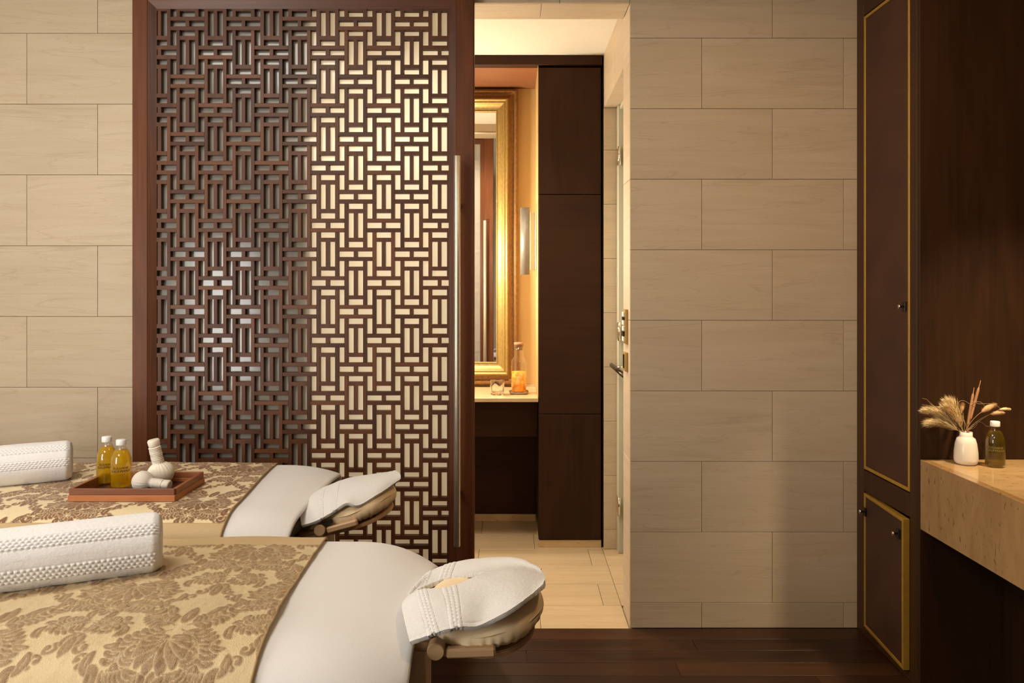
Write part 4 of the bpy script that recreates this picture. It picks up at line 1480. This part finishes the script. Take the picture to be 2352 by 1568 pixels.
def coverlet(label, T, edge, step, border_back, border_front, hang_b, hang_f, mat, relief, pucker, xfar, lift, wave, dscale, figw=1.0):
    yb, yf, xe = T['yb'] + 0.003, T['yf'] - 0.003, T['xe']
    zt = TOP + lift
    y, z, ny, nz, s = section(yb, yf, zt, 0.15, 0.065, hang_f, hang_b, step)
    S = s[-1]
    nx = int((edge.mean() - xfar) / step) if hasattr(edge, 'mean') else 100
    fr = np.linspace(0, 1, nx)
    ys = y
    # edge: x of the hem as a function of normalised arc
    xe_v = np.interp(s / S, np.linspace(0, 1, len(edge)), edge)
    X = xfar + (xe_v[None, :] - xfar) * fr[:, None]
    V = np.repeat(s[None], nx, 0)
    fg = figure(X + 0.013 * vnoise(X, V, 21, 0.21), V + 0.004 * vnoise(X, V, 22, 0.15), dscale)
    inner = (V > border_back) & (V < S - border_front)
    fgi = np.where(inner, fg, 0)
    h = relief * fgi
    pk = pucker * (vnoise(X, V * 0.45, 31, 0.011) + 0.6 * vnoise(X * 0.5 + V * 0.3, V, 32, 0.006)) * (0.35 + 0.65 * fgi)
    h = h + np.where(inner, pk, 0)
    big = wave * (vnoise(X, V, 41, 0.17) + 0.5 * vnoise(X, V, 42, 0.08)) + wave * 0.5
    top = nz[None].clip(0, 1)
    h = h + big * top
    # sheet underneath may sink near the end: follow it
    yn = (np.repeat(ys[None], nx, 0) - (T['yb'] + T['yf']) / 2) / ((T['yb'] - T['yf']) / 2)
    Z = z[None] + nz[None] * h - end_drop(X, yn, xe)
    Y = ys[None] + ny[None] * h
    P = np.stack([X, Y + 0 * X, Z], -1)
    org = np.array([(xfar + edge.mean()) / 2, (yb + yf) / 2, TOP])
    root = empty('coverlet', tuple(org), label, 'bedspread', 'coverlets on the massage tables')
    j0 = int(np.searchsorted(s, border_back))
    j1 = int(np.searchsorted(s, S - border_front))
    def piece(name, a, b, mt, at=None):
        if b - a < 2: return
        me = grid_mesh(name, P[:, a:b] - org, mt, attr=None if at is None else at[:, a:b])
        o = link(name, me, root, tuple(org))
        md = o.modifiers.new('thickness', 'SOLIDIFY')
        md.thickness = 0.003
        md.offset = -1.0 if False else 1.0
        md.offset = 0.0
    piece('brocade_panel', j0, j1 + 1, mat, np.clip(fg * figw, 0, 1))
    piece('back_border', 0, j0 + 1, 'border')
    piece('front_border', j1, len(s), 'border')
    pts = P[-1][::3]
    sweep('edge_cord', [tuple(p) for p in pts], 0.0027, 'piping', root, 8)
    return root


coverlet('cream coverlet with brown scrolling damask under the wooden tray', FAR, np.array([-0.885, -0.880, -0.868, -0.852, -0.838, -0.828, -0.826]), 0.0030,
         0.05, 0.145, 0.02, 0.085, 'broc_far', 0.0013, 0.0006, -2.45, 0.0045, 0.0045, 1.15)
coverlet('golden tan quilted damask coverlet on the nearest table', NEAR, np.array([-0.490, -0.490, -0.487, -0.482, -0.470, -0.462, -0.460]), 0.0024,
         0.108, 0.03, 0.012, 0.09, 'broc_near', 0.0019, 0.0033, -1.55, 0.0045, 0.007, 1.22, 0.9)

# ------------------------------------------------------------------ rolled towels
def checker(a, b, pa, pb):
    """woven blocks, smooth edged: staggered like basket weave"""
    ra = np.floor(a / pa)
    bb = b + (ra % 2) * pb * 0.5
    fa, fb = a / pa - ra, bb / pb - np.floor(bb / pb)
    return (np.sin(math.pi * fa) * np.sin(math.pi * fb)) ** 0.6


def towel_roll(label, p0, p1, r, phase, bands):
    p0, p1 = Vector(p0), Vector(p1)
    L = (p1 - p0).length
    nt, na = int(L / 0.0022), 300
    t = np.linspace(0, L, nt)
    th = np.linspace(0, 2 * math.pi, na, endpoint=False)
    T, A = np.meshgrid(t, th, indexing='ij')
    arc_ = A * r
    h = 0.0006 * vnoise(T, arc_, 61, 0.004) + 0.0012 * vnoise(T, arc_, 62, 0.05)
    for (a0, a1) in bands:                       # angles from the top towards the viewer
        inb = ((A - a0) % (2 * math.pi)) < (a1 - a0)
        ww = (a1 - a0) * r
        rows = 4 if ww > 0.022 else 3
        w_ = ((A - a0) % (2 * math.pi)) * r
        h = np.where(inb, -0.0018 + 0.0048 * checker(w_, T, ww / rows, 0.0115), h)
        for e in (a0, a1):
            d = np.abs(((A - e + math.pi) % (2 * math.pi)) - math.pi) * r
            h = h - 0.0016 * np.exp(-(d / 0.0012) ** 2)
    # free edge of the wrap
    d = ((A - 3.9) % (2 * math.pi)) * r
    h = h + 0.004 * np.exp(-d / 0.10) * (d < 0.25)
    endr = np.minimum(T, L - T)
    rr = (r + h) * np.where(endr < 0.014, 1 - 0.13 * (1 - endr / 0.014) ** 2, 1)
    zc = rr * np.cos(A)
    zc = np.where(zc < -r * 0.90, -r * 0.90 + (zc + r * 0.90) * 0.2, zc)   # flattened where it lies
    Pl = np.stack([T, -rr * np.sin(A), zc], -1)
    ax = (p1 - p0).normalized()
    yaw = math.atan2(ax.y, ax.x)
    root = empty('rolled_towel', tuple((p0 + p1) / 2 - Vector((0, 0, r))), label, 'towel', 'rolled towels on the tables')
    me = grid_mesh('towel_wrap', Pl - np.array([L / 2, 0, 0]), 'terry', wrap_v=True, flip=True)
    o = link('towel_wrap', me, root, tuple((p0 + p1) / 2))
    o.rotation_euler = (0, 0, yaw)
    # spiral ends
    for e, sg in ((0.0, -1), (L, 1)):
        R = r * 0.87
        nr = 26
        rs = np.r_[r * 0.95, np.linspace(R, 0.002, nr)]
        ang = np.linspace(0, 2 * math.pi, 60, endpoint=False)
        Rg, Ag = np.meshgrid(rs, ang, indexing='ij')
        dep = 0.006 * np.abs(np.sin((Rg / 0.011 + Ag / (2 * math.pi)) * math.pi)) - 0.001
        dep[0] = -0.009
        zc = Rg * np.cos(Ag)
        zc = np.where(zc < -r * 0.90, -r * 0.90, zc)
        Q = np.stack([e + sg * dep - L / 2, -Rg * np.sin(Ag), zc], -1)
        me = grid_mesh('spiral_end', Q, 'terry', wrap_v=True, flip=(sg < 0))
        q = link('spiral_end', me, root, tuple((p0 + p1) / 2))
        q.rotation_euler = (0, 0, yaw)
    return root


RT = 0.067
ztw = TOP + 0.0075 + RT * 0.91
towel_roll('white rolled towel on the near golden coverlet', (-1.29, 1.535, ztw), (-0.825, 1.735, ztw), RT, 0, ((0.62, 1.02), (1.62, 2.12)))
towel_roll('white rolled towel on the far coverlet left of the tray', (-2.02, 2.285, ztw + 0.002), (-1.515, 2.545, ztw + 0.002), RT, 0, ((0.50, 0.86), (1.26, 1.64)))

# ------------------------------------------------------------------ face cradles and their towels
def cradle(label, loc, tilt, with_tag):
    c = empty('face_cradle', (0, 0, 0), label, 'face cradle', 'face cradles')
    Rx, Ry, rx, rz = 0.070, 0.098, 0.058, 0.035
    na, nb_ = 180, 40
    a = np.linspace(0, 2 * math.pi, na, endpoint=False)
    b = np.linspace(0, 2 * math.pi, nb_, endpoint=False)
    A, B = np.meshgrid(a, b, indexing='ij')
    pleat = np.clip(-np.sin(B) + 0.15, 0, 1) * np.clip(np.cos(B) + 0.6, 0, 1)
    ruf = 0.0022 * pleat * (np.sin(A * 34 + 2.0 * np.sin(A * 5)) + 0.6 * np.sin(A * 57 + 1.3 * np.sin(A * 7)))
    puff = 0.0025 * np.sin(A * 6 + 1) * np.cos(B)
    w_ = rx + ruf + puff
    hgt = np.where(np.sin(B) < 0, rz * 0.95, rz)
    cb, sb = np.sign(np.cos(B)) * np.abs(np.cos(B)) ** 0.85, np.sign(np.sin(B)) * np.abs(np.sin(B)) ** 0.85
    X = (Rx + w_ * cb) * np.cos(A)
    Y = (Ry + w_ * cb) * np.sin(A)
    Z = (hgt + 0.6 * ruf) * sb
    P = np.stack([X, Y, Z], -1)
    P = np.concatenate([P, P[:1]], 0)
    cu = link('cushion_cover', grid_mesh('cushion_cover', P, 'cradle', wrap_v=True), c)
    seam = [((Rx + rx * 0.985) * math.cos(t), (Ry + rx * 0.985) * math.sin(t), 0.006 + 0.0015 * math.sin(9 * t)) for t in np.linspace(0, 2 * math.pi, 120, endpoint=False)]
    sweep('cover_seam', seam, 0.0013, 'cradle', cu, 6, closed=True)
    # inner cushion face below the opening
    lathe('face_rest', [(0.0, -0.03), (0.060, -0.030), (0.060, -0.022), (0.0, -0.022)], 'cradle', cu, (0, 0, 0), 24)
    if with_tag:
        prism('maker_tag', [(-0.074, -0.010), (-0.042, -0.004), (-0.043, 0.008), (-0.075, 0.002)], 'y', -0.1605, -0.1555, 'black', cu)
    # beech platform and arms
    poly = []
    for k in range(25):
        t = -math.pi / 2 + math.pi * k / 24
        poly.append((0.105 * math.cos(t) + 0.005, 0.135 * math.sin(t)))
    poly += [(-0.10, 0.115), (-0.10, -0.115)]
    prism('platform', poly, 'z', -0.049, -0.037, 'beech', c, 0.002)
    for s in (-1, 1):
        ar = box('support_arm', -0.066, 0.030, s * 0.155 - 0.010, s * 0.155 + 0.010, -0.032, -0.013, 'beech', c, 0.004)
        lathe('pivot_knob', [(0.0, -0.014), (0.0155, -0.014), (0.017, -0.012), (0.017, 0.012), (0.0155, 0.014), (0.0, 0.014)], 'beech', ar, (-0.085, s * 0.155, -0.015), 40, False, rot=(math.pi / 2, 0, 0))
        sweep('strut', [(-0.085, s * 0.118, -0.030), (-0.165, s * 0.118, -0.024)], 0.009, 'beech', c, 10)
    c.location = loc
    c.rotation_euler = (0, -tilt, 0)
    return c


cradle('beige padded face cradle at the head of the nearest table', (-0.066, 1.60, 0.757), math.radians(2), False)
cradle('beige padded face cradle with a black tag by the lattice', (-0.512, 2.43, 0.738), math.radians(15), True)


def catmull(C, nu, nv):
    """smooth surface through a grid of control points"""
    def along(A, n):
        m = A.shape[0]
        t = np.linspace(0, m - 1, n)
        i = np.clip(np.floor(t).astype(int), 0, m - 2)
        f = (t - i).reshape((-1,) + (1,) * (A.ndim - 1))
        g = lambda k: A[np.clip(k, 0, m - 1)]
        p0, p1, p2, p3 = g(i - 1), g(i), g(i + 1), g(i + 2)
        return 0.5 * (2 * p1 + (p2 - p0) * f + (2 * p0 - 5 * p1 + 4 * p2 - p3) * f ** 2 + (3 * p1 - p0 - 3 * p2 + p3) * f ** 3)
    A = along(C, nu)
    return along(A.transpose(1, 0, 2), nv).transpose(1, 0, 2)


def draped_towel(label, ctrl, bands, hole, thick=0.009):
    C = np.array([[tuple(at(*p)) for p in row_] for row_ in ctrl])
    nu, nv = 150, 190
    P = catmull(C, nu, nv)
    du = np.gradient(P, axis=0)
    dv = np.gradient(P, axis=1)
    Nn = np.cross(dv, du)
    Nn /= np.linalg.norm(Nn, axis=-1, keepdims=True) + 1e-9
    Nn *= np.sign(Nn[..., 2:3].mean())
    U, V = np.meshgrid(np.linspace(0, 1, nu), np.linspace(0, 1, nv), indexing='ij')
    Lu = np.cumsum(np.linalg.norm(du, axis=-1), 0)
    Lv = np.cumsum(np.linalg.norm(dv, axis=-1), 1)
    h = 0.0005 * vnoise(Lu, Lv, 71, 0.005) + 0.002 * vnoise(Lu, Lv, 72, 0.04)
    for (b0, b1) in bands:
        inb = (V > b0) & (V < b1)
        wv = np.ptp(Lv, 1).mean() * (b1 - b0)
        h = np.where(inb, -0.0010 + 0.0025 * checker((V - b0) / (b1 - b0) * wv, Lu, wv / 3, 0.010), h)
        for e in (b0, b1):
            h = h - 0.0014 * np.exp(-(np.abs(V - e) / 0.004) ** 2)
    # stitched hem
    h = h - 0.0014 * np.exp(-((U - 0.045) / 0.008) ** 2) * (V < 0.75)
    P = P + Nn * h[..., None]
    mask = None
    if hole is not None:
        uc, vc = (U[:-1, :-1] + U[1:, 1:]) / 2, (V[:-1, :-1] + V[1:, 1:]) / 2
        mask = ~hole(uc, vc)
    org = P.reshape(-1, 3).mean(0)
    org[2] = P[..., 2].min()
    me = grid_mesh('cradle_towel', P - org, 'terry', mask=mask)
    if mask is not None:
        drop_loose(me)
    o = link('cradle_towel', me, None, tuple(org))
    md = o.modifiers.new('thickness', 'SOLIDIFY')
    md.thickness = thick
    md.offset = 0
    bv = o.modifiers.new('soft_edge', 'BEVEL')
    bv.width = thick * 0.3
    bv.segments = 2
    bv.limit_method = 'ANGLE'
    tag(o, label, 'towel', 'towels draped on the face cradles')
    return o


near_ctrl = [
    [(943, 1478, 1.400), (1000, 1456, 1.405), (1055, 1442, 1.415), (1106, 1438, 1.43), (1185, 1396, 1.455), (1249, 1345, 1.535)],
    [(931, 1430, 1.455), (985, 1405, 1.465), (1050, 1390, 1.475), (1118, 1378, 1.495), (1192, 1360, 1.51), (1252, 1334, 1.575)],
    [(926, 1393, 1.525), (972, 1360, 1.545), (1040, 1344, 1.560), (1120, 1326, 1.575), (1195, 1318, 1.595), (1250, 1325, 1.615)],
    [(934, 1376, 1.590), (972, 1350, 1.650), (1030, 1330, 1.675), (1110, 1312, 1.685), (1190, 1304, 1.680), (1246, 1317, 1.635)],
    [(940, 1366, 1.615), (985, 1318, 1.715), (1042, 1296, 1.735), (1118, 1284, 1.745), (1190, 1286, 1.725), (1241, 1309, 1.655)],
    [(946, 1378, 1.640), (992, 1332, 1.765), (1050, 1312, 1.785), (1125, 1300, 1.795), (1190, 1302, 1.770), (1238, 1318, 1.680)],
]


def lens(u, v):
    c = 0.50 - 0.02 * np.sin((v - 0.14) / 0.46 * math.pi)
    half = 0.115 * np.clip(np.sin(np.clip((v - 0.13) / 0.47, 0, 1) * math.pi), 0, 1) ** 0.7
    return np.abs(u - c) < half


draped_towel('white towel folded round the opening of the nearest face cradle', near_ctrl, ((0.15, 0.23), (0.33, 0.42)), lens)
far_ctrl = [
    [(694, 1209, 2.255), (728, 1197, 2.255), (760, 1180, 2.262), (795, 1158, 2.272), (824, 1162, 2.280), (872, 1134, 2.335), (917, 1103, 2.42)],
    [(690, 1180, 2.310), (725, 1160, 2.320), (762, 1144, 2.330), (800, 1131, 2.340), (836, 1123, 2.350), (880, 1108, 2.385), (920, 1093, 2.44)],
    [(692, 1160, 2.380), (728, 1136, 2.400), (765, 1120, 2.415), (803, 1108, 2.430), (842, 1100, 2.440), (882, 1092, 2.460), (914, 1086, 2.475)],
    [(704, 1150, 2.450), (738, 1126, 2.490), (772, 1111, 2.515), (808, 1099, 2.535), (846, 1093, 2.540), (882, 1088, 2.530), (906, 1083, 2.505)],
    [(716, 1165, 2.500), (746, 1142, 2.550), (780, 1126, 2.575), (812, 1114, 2.595), (848, 1107, 2.595), (880, 1100, 2.565), (904, 1090, 2.530)],
]
draped_towel('white towel laid flat over the far face cradle', far_ctrl, ((0.20, 0.25), (0.34, 0.40)), None)

# ------------------------------------------------------------------ vase with dried grasses
vz = 0.8262
VX, VY = 1.5745, 2.592
vs_ = empty('vase', (VX, VY, vz), 'small white ceramic vase of dried grasses on the counter', 'vase')
lathe('ceramic_body', [(0.0000, 0.0000), (0.0296, 0.0000), (0.0357, 0.0058), (0.0378, 0.0175), (0.0370, 0.0436), (0.0335, 0.0727), (0.0287, 0.0892), (0.0213, 0.0951), (0.0201, 0.0980), (0.0199, 0.1115),
                       (0.0176, 0.1115), (0.0176, 0.0970), (0.0261, 0.0854), (0.0305, 0.0679), (0.0331, 0.0194), (0.0000, 0.0058)], 'ceramic', vs_, (VX, VY, vz), 48)
mouth = Vector((VX, VY, vz + 0.1105))
ppm = 660.0


def off(px, py, dy=0.0):
    """offset from the vase mouth, from pixel distances at the vase's own distance"""
    return Vector(((px - 2220) / ppm, dy, -(py - 993) / ppm))


def curve(a, b, bend, n=10):
    a, b = Vector(a), Vector(b)
    return [a + (b - a) * (k / n) + Vector(bend) * math.sin(math.pi * k / n) for k in range(n + 1)]


def strands(name, base_pts, count, length, spread, mat, parent, droop=0.0, width=0.0007, along=0.85, seed=1):
    """feathery head: many thin blades leaving a spine"""
    r = random.Random(seed)
    P = [Vector(p) for p in base_pts]
    o0 = P[0]
    vs, fs = [], []
    for i in range(count):
        f = r.random() ** 0.8
        k = f * (len(P) - 1)
        j = min(int(k), len(P) - 2)
        p = P[j].lerp(P[j + 1], k - j)
        t = (P[j + 1] - P[j]).normalized()
        d = Vector((r.gauss(0, 1), r.gauss(0, 1), r.gauss(0, 1)))
        d = (d - t * d.dot(t)).normalized()
        prof = math.sin(math.pi * min(1, 0.15 + 0.85 * f)) ** 0.6
        L = length * (0.5 + 0.7 * r.random()) * (0.45 + 0.55 * prof)
        q = p + (t * along + d * spread * r.uniform(0.2, 1.0)).normalized() * L + Vector((0, 0, -droop * L * r.random()))
        m = (p + q) / 2 + d * 0.1 * L
        s = t.cross(d).normalized() * width
        b = len(vs)
        vs += [p - s - o0, p + s - o0, m + s * 0.8 - o0, m - s * 0.8 - o0, q - o0]
        fs += [(b, b + 1, b + 2, b + 3), (b + 3, b + 2, b + 4)]
    o = mesh_from(name, vs, fs, mat, parent, False, o0)
    o['kind'] = 'stuff'
    return o


grasses = 'dried grasses in the white vase'
plumes = [((2126, 976), 0.01, -10, 'lowest pampas plume drooping to the left'),
          ((2127, 944), 0.03, 12, 'widest pampas plume leaning left'),
          ((2160, 931), -0.02, 10, 'middle pampas plume behind the lowest one'),
          ((2184, 925), 0.02, 8, 'shortest upright pampas plume nearest the cattails')]
for k, (tip, dy, bd, lab) in enumerate(plumes):
    e = empty('pampas_plume', tuple(mouth), lab, 'dried grass', grasses)
    b = mouth + off(*tip, dy)
    pts = curve(mouth + Vector((-0.006, 0, -0.01)), b, (0, 0, 0.022 + 0.002 * k), 14)
    sweep('stem', [mouth + Vector((-0.004 + 0.002 * k, 0, -0.06))] + pts[:10], 0.0011, 'stem', e, 6)
    strands('plume', pts[2:13], 620, 0.048, 0.62, 'straw', e, 0.10, 0.0011, 0.95, seed=k + 3)
for k, (tip, base, r, lab) in enumerate((((2258, 875), (2224, 985), 0.0052, 'taller brown cattail in the vase'), ((2247, 892), (2222, 985), 0.0050, 'shorter brown cattail in the vase'))):
    e = empty('cattail', tuple(mouth), lab, 'dried grass', grasses)
    b = mouth + off(*tip, 0.01 + 0.01 * k)
    a = mouth + off(*base, 0.0)
    d = b - a
    sweep('stem', [a + Vector((0, 0, -0.05)), a, a + d * 0.4, b], [0.0014, 0.0014, 0.0013, 0.001], 'cattail', e, 8)
    f0 = 0.16 if k == 0 else 0.06
    hp_ = [a + d * f for f in np.linspace(f0, 0.86, 12)]
    sweep('seed_head', hp_, [r * 0.4] + [r * 0.86] * 10 + [r * 0.3], 'cattail', e, 12)
bun = [((2247, 945), (2278, 928), 0.0095, 'largest peach bunny tail right of the cattails'),
       ((2272, 951), (2302, 948), 0.0065, 'small bunny tail above the counter bottle'),
       ((2298, 942), (2323, 941), 0.0048, 'pale pointed bunny tail reaching furthest right'),
       ((2214, 952), (2219, 930), 0.0075, 'dull bunny tail between the plumes and the cattails')]
for k, (p, q, r, lab) in enumerate(bun):
    e = empty('bunny_tail', tuple(mouth), lab, 'dried grass', grasses)
    a, b = mouth + off(*p, 0.012 * k - 0.02), mouth + off(*q, 0.012 * k - 0.02)
    sweep('stem', [mouth + Vector((0.004 * (k - 1.5), 0.0, -0.05))] + curve(mouth + Vector((0.004 * (k - 1.5), 0, 0)), a, (0, 0, 0.008), 8), 0.0008, 'stem', e, 6)
    hd = curve(a, b, (0, 0, 0.002), 10)
    sweep('tail_head', hd, [r * max(0.15, math.sin(math.pi * (0.06 + 0.9 * i / 10))) for i in range(11)], 'bunny' if k != 2 else 'straw', e, 12)
    strands('fluff', hd, 700, r * 1.9, 1.0, 'bunny' if k != 2 else 'straw', e, 0.0, 0.00035, 0.7, seed=30 + k)
tend = [[(2214, 990), (2210, 950), (2200, 925), (2212, 920), (2228, 928), (2240, 922), (2255, 926), (2262, 940)],
        [(2222, 990), (2225, 960), (2232, 925), (2250, 928), (2280, 928), (2296, 936), (2298, 944)],
        [(2224, 988), (2240, 985), (2249, 975), (2246, 970), (2260, 972), (2270, 980), (2280, 981)],
        [(2212, 988), (2190, 945), (2176, 935), (2160, 938), (2145, 928), (2136, 920), (2126, 917)]]
labs = ['thin curly tendril looping over the cattails', 'thin tendril arching right to the pale bunny tail', 'thin tendril winding low towards the counter bottle', 'thin tendril reaching left above the pampas']
for k, tpts in enumerate(tend):
    C = np.array([[tuple(mouth + off(*p, 0.008 * (k - 1)))] for p in tpts])
    C = np.concatenate([C, C], 1)
    S = catmull(C, 40, 2)[:, 0]
    o = sweep('curly_tendril', [tuple(p) for p in S], 0.0006, 'stem', None, 5)
    tag(o, labs[k], 'dried grass', grasses)
